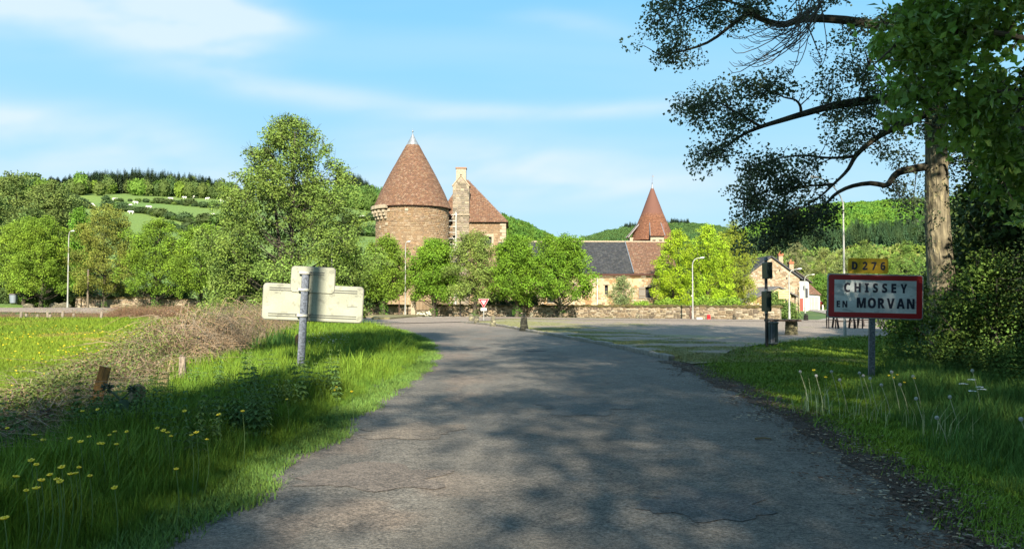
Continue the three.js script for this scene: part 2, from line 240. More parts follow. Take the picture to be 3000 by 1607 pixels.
// kerbed grass corner by the wall
{
  const k = thing('grass_island', 'small kerbed corner of pale worn grass beside the stone wall and lamp post', 'kerb', 0, 0, 0);
  const sh = new THREE.Shape([[-16, 67.2], [-11, 64.6], [-10.1, 58], [-8.9, 58.2], [-8.2, 65], [-7.6, 67.5], [-7.6, 69.6], [-16, 70]].map(([x, d]) => new THREE.Vector2(x, d)));
  const g = new THREE.ExtrudeGeometry(sh, { depth: 0.1, bevelEnabled: true, bevelSize: 0.05, bevelThickness: 0.04, bevelSegments: 1 }); g.rotateX(-Math.PI / 2); part('turf', boxUV(g), std([0.24, 0.21, 0.1], { map: rep(mottle, 0.3), bumpMap: rep(mottleBump, 0.5), bumpScale: 0.03, roughness: 1 }), k).position.y = 0.05;
}
// ---------- stone and tile work ----------
const pick = (a, r) => a[Math.floor(r() * a.length) % a.length];
const jitter = (c, r, k) => { const s = 1 + k * (r() - 0.5) * 2; return new THREE.Color().setRGB(c[0] * s, c[1] * s * (1 + 0.06 * (r() - 0.5)), c[2] * s * (1 + 0.12 * (r() - 0.5))); };
const pillow = [0, 1, 2, 3].map((i) => { const r = rng(70 + i), h = new Heap(), g0 = [0.09, 0.13, 0.07, 0.16][i]; h.slab(V(-0.5, -0.5, 0), V(1, 0, 0), V(0, 1, 0), V(0, 0, 1), g0, lin(1, 1, 1)); const g = h.build(); const p = g.attributes.position, key = {}; for (let k = 0; k < p.count; k++) { const id = [p.getX(k), p.getY(k), p.getZ(k)].map((v) => v.toFixed(2)).join(); key[id] ??= [r(), r(), r()]; const q = key[id]; p.setXYZ(k, p.getX(k) + 0.09 * (q[0] - 0.5), p.getY(k) + 0.14 * (q[1] - 0.5), p.getZ(k) * (0.7 + 0.5 * q[2])); } g.deleteAttribute('color'); g.computeVertexNormals(); return g; });
const stoneMats = {};
const stoneMat = (c) => stoneMats[c.join()] ??= std(c, { map: rep(mottle, 0.6), roughness: 0.95 });
// courses of stones over a surface: frame(u, v) gives the point and its axes; the first few hundred are meshes of their own
function stonework(parent, Wd, Ht, frame, { row = 0.2, len = 0.38, pal, seed = 1, own = () => false, most = 280, skip = () => false, deep = 0.05, gap = 0.02 }) {
  const r = rng(seed), heap = new Heap(); let n = 0, v = 0;
  while (v < Ht - 0.04) {
    const h = Math.min(row * (0.65 + 0.8 * r()), Ht - v); let u = -len * r();
    while (u < Wd) {
      let w = len * (0.45 + 1.15 * r() * r() + 0.3 * r()); let u0 = Math.max(u, 0), u1 = Math.min(u + w, Wd); u += w;
      if (u1 - u0 < 0.06) continue; const uc = (u0 + u1) / 2, vc = v + h / 2; const c = pick(pal, r), dz = deep * (0.5 + 0.9 * r());
      if (skip(uc, vc, u1 - u0, h) || r() < 0.015) continue;
      const { p, U, W, N } = frame(uc, vc), ww = u1 - u0 - gap, hh = h - gap * (0.6 + 0.8 * r());
      if (n < most && own(uc, vc)) { const m = part('stone', pillow[n % 4], stoneMat(c), parent); m.position.copy(p); m.quaternion.setFromRotationMatrix(new THREE.Matrix4().makeBasis(U, W, N)); m.scale.set(ww, hh, dz); n++; }
      else { const tilt = 0.16 * (r() - 0.5); const U2 = U.clone().multiplyScalar(ww).addScaledVector(W, tilt * hh), W2 = W.clone().multiplyScalar(hh).addScaledVector(U, tilt * hh); heap.slab(p.clone().addScaledVector(U2, -0.5).addScaledVector(W2, -0.5), U2, W2, N.clone().multiplyScalar(dz), 0.08 + 0.12 * r(), jitter(c, r, 0.14)); }
    }
    v += h;
  }
  if (heap.p.length) { const m = part('rubble_stonework', heap.build(), M.stones, parent); m.userData.kind = 'stuff'; }
}
// rows of tiles on a four-sided plane: a, b the eave, c, d the ridge (d above a)
function tiling(parent, name, a, b, c, d, { tw = 0.2, th = 0.19, pal, seed = 1, thick = 0.03, side, mat = M.tiles, vary = 0.13, skip = () => false }) {
  const r = rng(seed), heap = new Heap(), nr = Math.max(2, Math.round(a.distanceTo(d) / th));
  const Nn = b.clone().sub(a).cross(d.clone().sub(a)).normalize(); if (side && Nn.dot(side) < 0) Nn.negate();
  for (let i = 0; i < nr; i++) {
    const l = a.clone().lerp(d, i / nr), q = b.clone().lerp(c, i / nr), up = d.clone().sub(a).multiplyScalar(1 / nr), wd = l.distanceTo(q), n = Math.max(1, Math.round(wd / tw)), U = q.clone().sub(l).multiplyScalar(1 / n), off = (i % 2) * 0.5;
    for (let k = 0; k < n; k++) { if (skip(k / n, i / nr)) continue; const o = l.clone().addScaledVector(U, clamp(k + off * 0.6 - 0.15, 0, n - 1) + 0.05 * (r() - 0.5)).addScaledVector(Nn, 0.012 + 0.012 * r()).addScaledVector(up, 0.06 * (r() - 0.5)); heap.slab(o, U.clone().multiplyScalar(0.95), up.clone().multiplyScalar(1.12).addScaledVector(Nn, -0.018), Nn.clone().multiplyScalar(thick), 0.03, jitter(pick(pal, r), r, vary)); }
  }
  const m = part(name, heap.build(), mat, parent); m.userData.kind = 'stuff'; return m;
}
// a cone of tiles with the given profile [radius, height]
function coneTiles(parent, prof, { tw, th, pal, seed, sides = 0 }) {
  const r = rng(seed), heap = new Heap(), L = []; let tot = 0; for (let i = 1; i < prof.length; i++) tot += Math.hypot(prof[i][0] - prof[i - 1][0], prof[i][1] - prof[i - 1][1]);
  const P = (s) => { for (let i = 1; i < prof.length; i++) { const l = Math.hypot(prof[i][0] - prof[i - 1][0], prof[i][1] - prof[i - 1][1]); if (s <= l || i === prof.length - 1) { const t = s / l; return [lerp(prof[i - 1][0], prof[i][0], t), lerp(prof[i - 1][1], prof[i][1], t)]; } s -= l; } };
  const nr = Math.round(tot / th);
  for (let i = 0; i < nr; i++) {
    const [r0, y0] = P(i / nr * tot), [r1, y1] = P(Math.min(tot, (i + 1.1) / nr * tot)), n = Math.max(8, Math.round(2 * Math.PI * r0 / tw));
    for (let k = 0; k < n; k++) {
      const a0 = (k + (i % 2) * 0.5 + 0.06 * (r() - 0.5)) / n * 2 * Math.PI, a1 = a0 + 0.96 / n * 2 * Math.PI, lift = 0.015 + 0.02 * r(), o = V(Math.sin(a0) * (r0 + lift), y0 + 0.03 * (r() - 0.5) * th * 4, Math.cos(a0) * (r0 + lift)), b = V(Math.sin(a1) * (r0 + lift), y0, Math.cos(a1) * (r0 + lift)), d = V(Math.sin(a0) * r1, y1, Math.cos(a0) * r1);
      const am = (a0 + a1) / 2, N = V(Math.sin(am), 0.45, Math.cos(am)).normalize(); heap.slab(o, b.clone().setY(o.y).sub(o), d.sub(o), N.multiplyScalar(0.035), 0.03, jitter(pick(pal, r), r, 0.13));
    }
  }
  const m = part('roof_tile', heap.build(), M.tiles, parent); m.userData.kind = 'stuff'; return m;
}
const PAL = {
  tower: [[0.4, 0.25, 0.135], [0.36, 0.21, 0.11], [0.43, 0.3, 0.18], [0.32, 0.2, 0.115], [0.48, 0.35, 0.23], [0.38, 0.22, 0.11], [0.28, 0.18, 0.11]],
  pale: [[0.5, 0.38, 0.25], [0.42, 0.3, 0.19], [0.56, 0.46, 0.33], [0.34, 0.24, 0.15], [0.6, 0.5, 0.38]],
  wall: [[0.38, 0.28, 0.18], [0.3, 0.21, 0.13], [0.46, 0.36, 0.25], [0.24, 0.18, 0.12], [0.52, 0.43, 0.32], [0.2, 0.15, 0.11]],
  tile: [[0.23, 0.115, 0.065], [0.2, 0.098, 0.057], [0.27, 0.145, 0.085], [0.16, 0.09, 0.06], [0.32, 0.21, 0.14], [0.21, 0.1, 0.055]],
  tileRed: [[0.24, 0.095, 0.046], [0.21, 0.083, 0.042], [0.26, 0.108, 0.054], [0.19, 0.078, 0.042], [0.3, 0.14, 0.08]],
  slate: [[0.05, 0.052, 0.056], [0.06, 0.06, 0.062], [0.042, 0.044, 0.048], [0.07, 0.068, 0.066]],
};
const calm = (l, k) => { const m = [0, 1, 2].map((i) => l.reduce((a, c) => a + c[i], 0) / l.length); return l.map((c) => c.map((v, i) => lerp(v, m[i], k))); };
PAL.tower = calm(PAL.tower, 0.4).map(([r, g, b]) => [r, g * 1.06, b * 1.12]); PAL.tile = calm(PAL.tile, 0.4); PAL.tileRed = calm(PAL.tileRed, 0.4);
const planeFrame = (o, U, W, N) => (u, v) => ({ p: o.clone().addScaledVector(U, u).addScaledVector(W, v), U, W, N });
const EX = V(1, 0, 0), EY = V(0, 1, 0), EZ = V(0, 0, 1);
// wall slab standing on z = 0 with openings [x, y, w, h], outside at +z
function wallSlab(outline, holes, depth) { const s = new THREE.Shape(outline.map(([x, y]) => new THREE.Vector2(x, y))); for (const [x, y, w, h] of holes) { const p = new THREE.Path([[x, y], [x + w, y], [x + w, y + h], [x, y + h]].map(([a, b]) => new THREE.Vector2(a, b))); s.holes.push(p); } const g = new THREE.ExtrudeGeometry(s, { depth, bevelEnabled: false }); g.translate(0, 0, -depth); return boxUV(g); }

// ---------- the great round tower ----------
{
  const D = 95, S = F / D, cx = X(1207, D), R = 4.27, eave = 12.25, tip = 21.1;
  const t = thing('round_tower', 'massive round stone castle tower with conical brown tiled roof and pointed lead cap', 'tower', cx, 0, -D, undefined);
  part('wall', lathe([[R + 0.05, -0.3], [R, 6], [R - 0.02, eave + 0.1]], 64), M.mortar, t);
  stonework(t, 2 * Math.PI * R, eave, (u, v) => { const a = u / R + Math.PI, N = V(Math.sin(a), 0, Math.cos(a)); return { p: V(N.x * (R - 0.01), v, N.z * (R - 0.01)), U: V(Math.cos(a), 0, -Math.sin(a)), W: EY, N }; }, { row: 0.18, len: 0.36, pal: PAL.tower, seed: 11, own: (u, v) => v > 8.4 && Math.abs(u / R - Math.PI) < 1.25, deep: 0.05 });
  const rf = part('roof', lathe([[R + 0.28, eave - 0.12], [R + 0.3, eave], [R - 0.5, eave + 1.6], [0.4, tip - 1.2]], 64), std([0.12, 0.06, 0.04]), t);
  coneTiles(rf, [[R + 0.34, eave - 0.05], [R + 0.05, eave + 0.55], [R - 0.55, eave + 1.95], [2.75, eave + 3.9], [0.72, tip - 1.25]], { tw: 0.21, th: 0.17, pal: PAL.tile, seed: 12 });
  const cap = part('lead_cap', lathe([[0.74, tip - 1.4], [0.78, tip - 1.25], [0.35, tip - 0.5], [0.14, tip - 0.05], [0.06, tip + 0.15], [0.0, tip + 0.2]], 14), M.lead, rf);
  part('finial', merge([cyl(0.035, 0.03, 0.5, 0, tip, 0, 8), (() => { const g = new THREE.SphereGeometry(0.1, 8, 6).toNonIndexed(); g.scale(1, 1.6, 1); g.translate(0, tip + 0.42, 0); return g; })(), cyl(0.03, 0.0, 0.35, 0, tip + 0.45, 0, 6)]), M.lead, t);
  // corbels of the old parapet on the left front
  for (let k = 0; k < 4; k++) { const a = -1.15 + k * 0.17, g = merge([0, 1, 2].map((i) => rbox(0.34, 0.34, 0.34 + 0.2 * i, 0, eave - 1.35 + 0.35 * i, R + (0.34 + 0.2 * i) / 2 - 0.1, 0.06))); g.rotateY(a); part('corbel', g, M.ashlar, t); }
  for (let k = 0; k < 4; k++) { const a = -1.16 + k * 0.17 + 0.01, g = rbox(0.78, 0.42, 0.5, 0, eave - 0.13, R + 0.42, 0.04); g.rotateY(a); part('lintel_stone', g, M.ashlar, t); }
  for (const [a, y] of [[-0.55, eave - 0.55], [-0.03, eave - 0.55], [-0.3, 6.9], [0.45, 7], [0.7, 7.6], [-0.62, eave - 2.1], [-0.9, eave - 2.4]]) { const g = rbox(0.4, 0.32, 0.2, 0, y, R, 0.03); g.rotateY(a); part('putlog_stone', g, M.ashlar, t); }
  // a chimney of the building behind shows left of the cone
  const ch = thing('chimney_stack', 'small brick chimney stack peeping out beside the tower cone', 'chimney', X(1157, D + 9), 0, -D - 9); part('shaft', boxUV(box(0.75, 17.9, 0.75, 0, 8.95, 0)), M.mortar, ch); part('capping', rbox(0.9, 0.18, 0.9, 0, 18, 0, 0.03), M.ashlar, ch);
}
// ---------- the wing with the chimney gable ----------
{
  const D = 97, S = F / D, x0 = X(1300, D), x1 = X(1481, D), W = x1 - x0, eave = 10.85, apex = 16.6, dep = 8;
  const t = thing('castle_wing', 'tall castle wing with hipped brown tile roof, stone chimney gable and small window', 'building', x0, 0, -D);
  const win = [X(1425, D) - x0, 8.05, 0.62, 1.05], win2 = [0.75, 6.3, 1.0, 2.2];
  part('wall', wallSlab([[0, -0.2], [W, -0.2], [W, eave], [0, eave]], [win, win2], 0.6), M.mortar, t);
  const side = part('side_wall', boxUV(box(0.6, eave, dep - 0.6, W - 0.3, eave / 2 - 0.1, -0.6 - (dep - 0.6) / 2)), M.mortar, t); part('side_wall', boxUV(box(0.6, eave, dep - 0.6, 0.3, eave / 2 - 0.1, -0.6 - (dep - 0.6) / 2)), M.mortar, t);
  const inH = ([x, y, w, h], u, v, a, b) => u + a / 2 > x - 0.3 && u - a / 2 < x + w + 0.3 && v + b / 2 > y - 0.15 && v - b / 2 < y + h + 0.35;
  stonework(t, W - 0.5, eave, planeFrame(V(0, 0, 0), EX, EY, EZ), { row: 0.19, len: 0.38, pal: PAL.tower, seed: 21, own: (u, v) => v > 7.6, skip: (u, v, a, b) => inH(win, u, v, a, b) || inH(win2, u, v, a, b) });
  stonework(side, dep, eave, planeFrame(V(W, 0, 0), V(0, 0, -1), EY, EX), { row: 0.25, len: 0.5, pal: PAL.tower, seed: 22 });
  for (let k = 0; k < 26; k++) { const w = k % 2 ? 0.75 : 0.5; part('quoin', rbox(w, 0.4, 0.3, W - w / 2 + 0.06, k * 0.417 + 0.2, -0.06, 0.03), M.ashlar, t); }
  for (const [x, y, w, h] of [win, win2]) { const f = part('window', rbox(w + 0.5, 0.34, 0.24, x + w / 2, y + h + 0.17, -0.06, 0.02), M.ashlar, t); part('jamb', rbox(0.26, h, 0.22, x - 0.13, y + h / 2, -0.05, 0.02), M.ashlar, f); part('jamb', rbox(0.26, h, 0.22, x + w + 0.13, y + h / 2, -0.05, 0.02), M.ashlar, f); part('sill', rbox(w + 0.6, 0.16, 0.3, x + w / 2, y - 0.08, -0.03, 0.02), M.ashlar, f); part('pane', box(w, h, 0.03, x + w / 2, y + h / 2, -0.4), M.glass, f); }
  const rf = part('roof', (() => { const A = [V(-1.2, eave, 0.35), V(W + 0.3, eave, 0.35), V(W + 0.3, eave, -dep - 0.3), V(-1.2, eave, -dep - 0.3), V(W * 0.26, apex, -dep / 2), V(W * 0.35, apex, -dep / 2)]; const h = new Heap(), c = lin(0.12, 0.06, 0.04); h.quad(A[0], A[1], A[5], A[4], c); h.quad(A[1], A[2], A[5], A[5], c); h.quad(A[2], A[3], A[4], A[5], c); h.quad(A[3], A[0], A[4], A[4], c); h.quad(A[0], A[3], A[2], A[1], c); const g = h.build(); g.deleteAttribute('color'); return g; })(), std([0.12, 0.06, 0.04]), t);
  tiling(rf, 'roof_tile', V(-1.2, eave, 0.37), V(W + 0.3, eave, 0.37), V(W * 0.35, apex, -dep / 2), V(W * 0.26, apex, -dep / 2), { tw: 0.22, th: 0.18, pal: PAL.tile, seed: 23, side: V(0, 0.6, 1) });
  tiling(rf, 'roof_tile', V(W + 0.32, eave, 0.35), V(W + 0.32, eave, -dep - 0.3), V(W * 0.35, apex, -dep / 2), V(W * 0.35, apex, -dep / 2), { tw: 0.25, th: 0.2, pal: PAL.tile, seed: 24, side: V(1, 0.6, 0) });
  // chimney gable
  const gx0 = X(1326, D) - x0, gx1 = X(1374, D) - x0, gw = gx1 - gx0, gm = gw / 2, gt = 16.5;
  const gb = part('chimney_gable', (() => { const g = wallSlab([[0, 0], [gw, 0], [gw, gt - 1.25], [gm, gt], [0, gt - 1.25]], [], 1.6); g.translate(gx0, 0, 0.35); return g; })(), M.mortarPale, t);
  stonework(gb, gw, gt, planeFrame(V(gx0, 0, 0.35), EX, EY, EZ), { row: 0.28, len: 0.5, pal: [[0.36, 0.3, 0.22], [0.3, 0.25, 0.19], [0.42, 0.35, 0.26], [0.25, 0.21, 0.16]], seed: 25, skip: (u, v, a, b) => v + b / 2 > gt - 1.25 - 0.02 && Math.abs(u - gm) + a / 2 > (gt - v - b / 2) / 1.25 * gm });
  part('coping', merge([-1, 1].map((s) => { const L = Math.hypot(gm, 1.25) + 0.2; return box(L, 0.14, 1.8, gx0 + gm + s * gm / 2, gt - 0.56, -0.45, 0, -s * Math.atan2(1.25, gm)); })), M.ashlar, gb);
  part('string_course', rbox(gw + 0.2, 0.16, 0.3, gx0 + gm, 11.75, 0.4, 0.03), M.ashlar, gb);
  const ck = part('chimney', boxUV(box(1.2, 3.3, 1.0, gx0 + gm - 0.05, gt - 0.6, -1.1)), std([0.52, 0.42, 0.31], { map: rep(mottle, 0.7), bumpMap: rep(mottleBump, 1), bumpScale: 0.02 }), t); part('capping', rbox(1.36, 0.16, 1.16, gx0 + gm - 0.05, gt + 1.08, -1.1, 0.02), std([0.3, 0.17, 0.1]), ck);
  // white scaffold ladder in the angle with the tower
  const s = thing('scaffold_tower', 'white metal scaffold ladder standing between round tower and castle wing', 'scaffold', X(1322, D - 1), 0, -D + 1.3);
  const w = 1.15; for (const sx of [-1, 1]) for (const sz of [-0.35, 0.35]) part('upright', cyl(0.05, 0.05, 11.9, sx * w / 2, 0, sz, 6), M.white, s);
  for (let k = 0; k < 17; k++) part('rung', box(w, 0.05, 0.05, 0, 0.4 + k * 0.7, 0.35), M.white, s);
  for (let k = 0; k < 6; k++) part('brace', box(Math.hypot(w, 1.9), 0.04, 0.04, 0, 1.2 + k * 2, -0.35, 0, (k % 2 ? 1 : -1) * Math.atan2(1.9, w)), M.white, s);
  for (let k = 1; k < 4; k++) part('platform', box(w, 0.06, 0.65, 0, 3.2 * k, 0), M.wood, s);
}
// ---------- the long barn with slate and tile roof ----------
{
  const za = -77.5, x0 = -1.2, x1 = 15.9, L = x1 - x0, eave = 4.05, ridge = 7.45, dep = 11, hip = 0.9;
  const t = thing('long_barn', 'long pale stone barn with dark slate roof turning to red tiles beside the slim tower', 'building', x0, 0, za);
  const wins = [[X(1772, 77.5) - x0, 2.0, 0.32, 0.9], [X(1891, 77.5) - x0, 1.65, 0.62, 1.05], [X(1935, 77.5) - x0, 0.2, 0.7, 1.0], [1.6, 1.2, 0.8, 1.3], [4.6, 1.2, 0.8, 1.3]];
  const wl = part('wall', wallSlab([[0, -0.3], [L, -0.3], [L, eave], [0, eave]], wins, 0.5), M.plaster, t);
  stonework(wl, L, eave, planeFrame(V(0, 0, -0.015), EX, EY, EZ), { row: 0.2, len: 0.38, pal: PAL.pale, seed: 41, deep: 0.035, own: (u, v) => u > 8.4 && v < 3.9, most: 200, skip: (u, v, a, b) => fbm(u * 0.55, v * 0.7, 3, 3) + 0.07 < 0 || wins.some(([x, y, w, h]) => u + a / 2 > x - 0.1 && u - a / 2 < x + w + 0.1 && v + b / 2 > y - 0.1 && v - b / 2 < y + h + 0.1) });
  part('gable_wall', boxUV((() => { const g = wallSlab([[0, -0.3], [dep, -0.3], [dep, eave], [dep / 2, ridge - 0.15], [0, eave]], [], 0.5); g.rotateY(Math.PI / 2); g.translate(L, 0, 0); return g; })()), M.plaster, t);
  part('gable_wall', boxUV((() => { const g = wallSlab([[0, -0.3], [dep, -0.3], [dep, eave], [dep / 2, ridge - 0.15], [0, eave]], [], 0.5); g.rotateY(Math.PI / 2); g.translate(0.5, 0, 0); return g; })()), M.plaster, t);
  for (const [x, y, w, h] of wins) { const f = part('window', rbox(w + 0.3, 0.2, 0.2, x + w / 2, y + h + 0.1, -0.03, 0.02), M.ashlar, t); part('pane', box(w, h, 0.03, x + w / 2, y + h / 2, -0.35), M.glass, f); part('sill', rbox(w + 0.24, 0.1, 0.22, x + w / 2, y - 0.05, -0.02, 0.02), M.ashlar, f); }
  const sx = wins[1][0] - 0.33; const shut = part('shutter', box(0.6, 1.1, 0.05, sx, 2.17, 0.07), std([0.42, 0.39, 0.34], { map: rep(woodTex, 2) }), t); for (let k = 0; k < 4; k++) part('plank', box(0.135, 1.1, 0.03, sx - 0.22 + k * 0.147, 2.17, 0.105), std([0.4, 0.37, 0.32], { map: rep(woodTex, 2) }), shut); for (const y of [1.85, 2.5]) part('batten', box(0.58, 0.08, 0.03, sx, y, 0.13), M.wood, shut);
  const rr = part('roof', (() => { const h = new Heap(), c = lin(0.08, 0.07, 0.07), A = [V(-0.2, eave - 0.1, 0.35), V(L + 0.2, eave - 0.1, 0.35), V(L + 0.2, ridge, -dep / 2), V(-0.2, ridge, -dep / 2), V(-0.2, eave - 0.1, -dep - 0.35), V(L + 0.2, eave - 0.1, -dep - 0.35)]; h.quad(A[0], A[1], A[2], A[3], c); h.quad(A[3], A[2], A[5], A[4], c); const g = h.build(); g.deleteAttribute('color'); return g; })(), std([0.07, 0.06, 0.06]), t);
  const splitB = X(1857, 77.2) - x0, splitT = X(1832, 83) - x0;
  tiling(rr, 'slate', V(-0.2, eave - 0.08, 0.38), V(splitB, eave - 0.08, 0.38), V(splitT, ridge, -dep / 2), V(-0.2, ridge, -dep / 2), { tw: 0.26, th: 0.2, pal: PAL.slate, seed: 42, thick: 0.012, vary: 0.2, mat: std([1, 1, 1], { vertexColors: true, roughness: 0.75, map: rep(mottle, 0.4) }), side: V(0, 0.6, 1) });
  tiling(rr, 'roof_tile', V(splitB, eave - 0.08, 0.38), V(L + 0.2, eave - 0.08, 0.38), V(L + 0.2, ridge, -dep / 2), V(splitT, ridge, -dep / 2), { tw: 0.2, th: 0.17, pal: PAL.tile, seed: 43, side: V(0, 0.6, 1) });
  const A = V(splitB, eave, 0.42), B = V(splitT, ridge + 0.05, -dep / 2); part('zinc_strip', tube([A, A.clone().lerp(B, 0.5), B].map((p) => p.clone().add(V(0, 0.04, 0))), 0.06, 0.06, 4, 5), M.lead, rr);
  part('ridge_cap', tube([V(-0.2, ridge + 0.02, -dep / 2), V(L / 2, ridge + 0.05, -dep / 2), V(L + 0.2, ridge + 0.02, -dep / 2)], 0.09, 0.09, 8, 7), M.ashlar, rr);
  part('gutter', tube([V(-0.1, eave - 0.16, 0.42), V(L / 2, eave - 0.17, 0.42), V(L + 0.1, eave - 0.16, 0.42)], 0.05, 0.05, 4, 6), std([0.16, 0.07, 0.05]), rr);
  part('downpipe', cyl(0.055, 0.055, eave - 0.1, X(1750, 77.4) - x0, 0, 0.12, 8), M.white, t);
}
// ---------- the long low slate roof behind ----------
{
  const t = thing('low_outbuilding', 'low slate roofed outbuilding with pale ridge behind the clipped trees', 'building', X(1478, 104), 0, -104), L = X(1610, 104) - X(1478, 104), dep = 7;
  part('wall', boxUV(box(L, 7.2, dep, L / 2, 3.6, -dep / 2)), M.plaster, t);
  const rf = part('roof', (() => { const h = new Heap(), c = lin(1, 1, 1); h.quad(V(0, 7.2, 0.3), V(L, 7.2, 0.3), V(L, 9.2, -dep / 2), V(0, 9.2, -dep / 2), c); h.quad(V(0, 9.2, -dep / 2), V(L, 9.2, -dep / 2), V(L, 7.2, -dep - 0.3), V(0, 7.2, -dep - 0.3), c); const g = h.build(); g.deleteAttribute('color'); return g; })(), std([0.06, 0.06, 0.065]), t);
  tiling(rf, 'slate', V(0, 7.22, 0.33), V(L, 7.22, 0.33), V(L, 9.2, -dep / 2), V(0, 9.2, -dep / 2), { tw: 0.3, th: 0.24, pal: PAL.slate, seed: 45, thick: 0.012, side: V(0, 0.6, 1) });
  part('ridge_cap', box(L, 0.12, 0.25, L / 2, 9.24, -dep / 2), M.white, rf);
}
// ---------- the slim tower with the tall red cone ----------
{
  const D = 92, cx = X(1913, D), R = 2.2, eave = 8.25, tip = 14.75;
  const t = thing('slim_tower', 'slim round tower with tall red tiled cone and weathervane rising behind the barn', 'tower', cx, 0, -D);
  part('wall', lathe([[R, -0.3], [R, eave + 0.1]], 40), M.mortarPale, t);
  stonework(t, 2 * Math.PI * R, 1.6, (u, v) => { const a = u / R + Math.PI, N = V(Math.sin(a), 0, Math.cos(a)); return { p: V(N.x * (R - 0.01), v + eave - 1.6, N.z * (R - 0.01)), U: V(Math.cos(a), 0, -Math.sin(a)), W: EY, N }; }, { row: 0.2, len: 0.36, pal: PAL.pale, seed: 51, own: (u) => Math.abs(u / R - Math.PI) < 1.2, most: 100 });
  const rf = part('roof', lathe([[R + 0.2, eave - 0.06], [R + 0.22, eave], [0.1, tip - 0.3]], 40), std([0.14, 0.06, 0.04]), t);
  coneTiles(rf, [[R + 0.28, eave - 0.03], [R - 0.02, eave + 0.75], [1.12, eave + 3.3], [0.16, tip - 0.65]], { tw: 0.15, th: 0.12, pal: PAL.tileRed, seed: 52 });
  part('lead_cap', lathe([[0.24, tip - 0.75], [0.1, tip - 0.2], [0.04, tip + 0.05], [0, tip + 0.06]], 12), M.lead, rf);
  const vane = part('weathervane', merge([cyl(0.02, 0.015, 1.15, 0, tip, 0, 6), (() => { const g = new THREE.SphereGeometry(0.07, 8, 6).toNonIndexed(); g.translate(0, tip + 0.12, 0); return g; })(), box(0.3, 0.02, 0.02, 0, tip + 0.6, 0), box(0.26, 0.16, 0.02, 0.1, tip + 0.92, 0)]), M.galv, rf);
  // two hoards under the eave, each with its own little roof
  for (const [a, w] of [[0.02, 1.5], [-1.5, 1.2]]) {
    const g = new THREE.Group(); g.name = 'hoard'; g.rotation.y = a; t.add(g);
    part('hoard_wall', wallSlab([[-w / 2, eave - 0.55], [w / 2, eave - 0.55], [w / 2, eave + 0.3], [-w / 2, eave + 0.3]], [[-w / 2 + 0.2, eave - 0.3, 0.36, 0.2], [w / 2 - 0.56, eave - 0.3, 0.36, 0.2]], 0.2).translate(0, 0, R + 0.55), M.ashlar, g);
    for (const s of [-1, 1]) part('hoard_cheek', box(0.16, 0.85, 0.42, s * (w / 2 - 0.08), eave - 0.125, R + 0.15), M.ashlar, g);
    const o = [V(-w / 2 - 0.08, eave + 0.28, R + 0.72), V(w / 2 + 0.08, eave + 0.28, R + 0.72), V(w / 2 - 0.12, eave + 1.85, R - 0.62), V(-w / 2 + 0.12, eave + 1.85, R - 0.62)];
    part('hoard_roof', (() => { const h = new Heap(); h.slab(o[0], o[1].clone().sub(o[0]), o[3].clone().sub(o[0]), V(0, 0.02, 0.01), 0, lin(1, 1, 1)); const q = h.build(); q.deleteAttribute('color'); return q; })(), std([0.16, 0.07, 0.045]), g);
    tiling(g, 'roof_tile', o[0].clone().add(V(0, 0.03, 0.03)), o[1].clone().add(V(0, 0.03, 0.03)), o[2].clone().add(V(0, 0.03, 0.03)), o[3].clone().add(V(0, 0.03, 0.03)), { tw: 0.16, th: 0.13, pal: PAL.tileRed, seed: 54, side: V(0, 0.5, 1) });
    for (const [p, q] of [[o[0], o[3]], [o[1], o[2]]]) part('flashing', tube([p, p.clone().lerp(q, 0.5), q].map((v) => v.clone().add(V(0, 0.07, 0.04))), 0.045, 0.045, 3, 5), M.lead, g);
  }
}
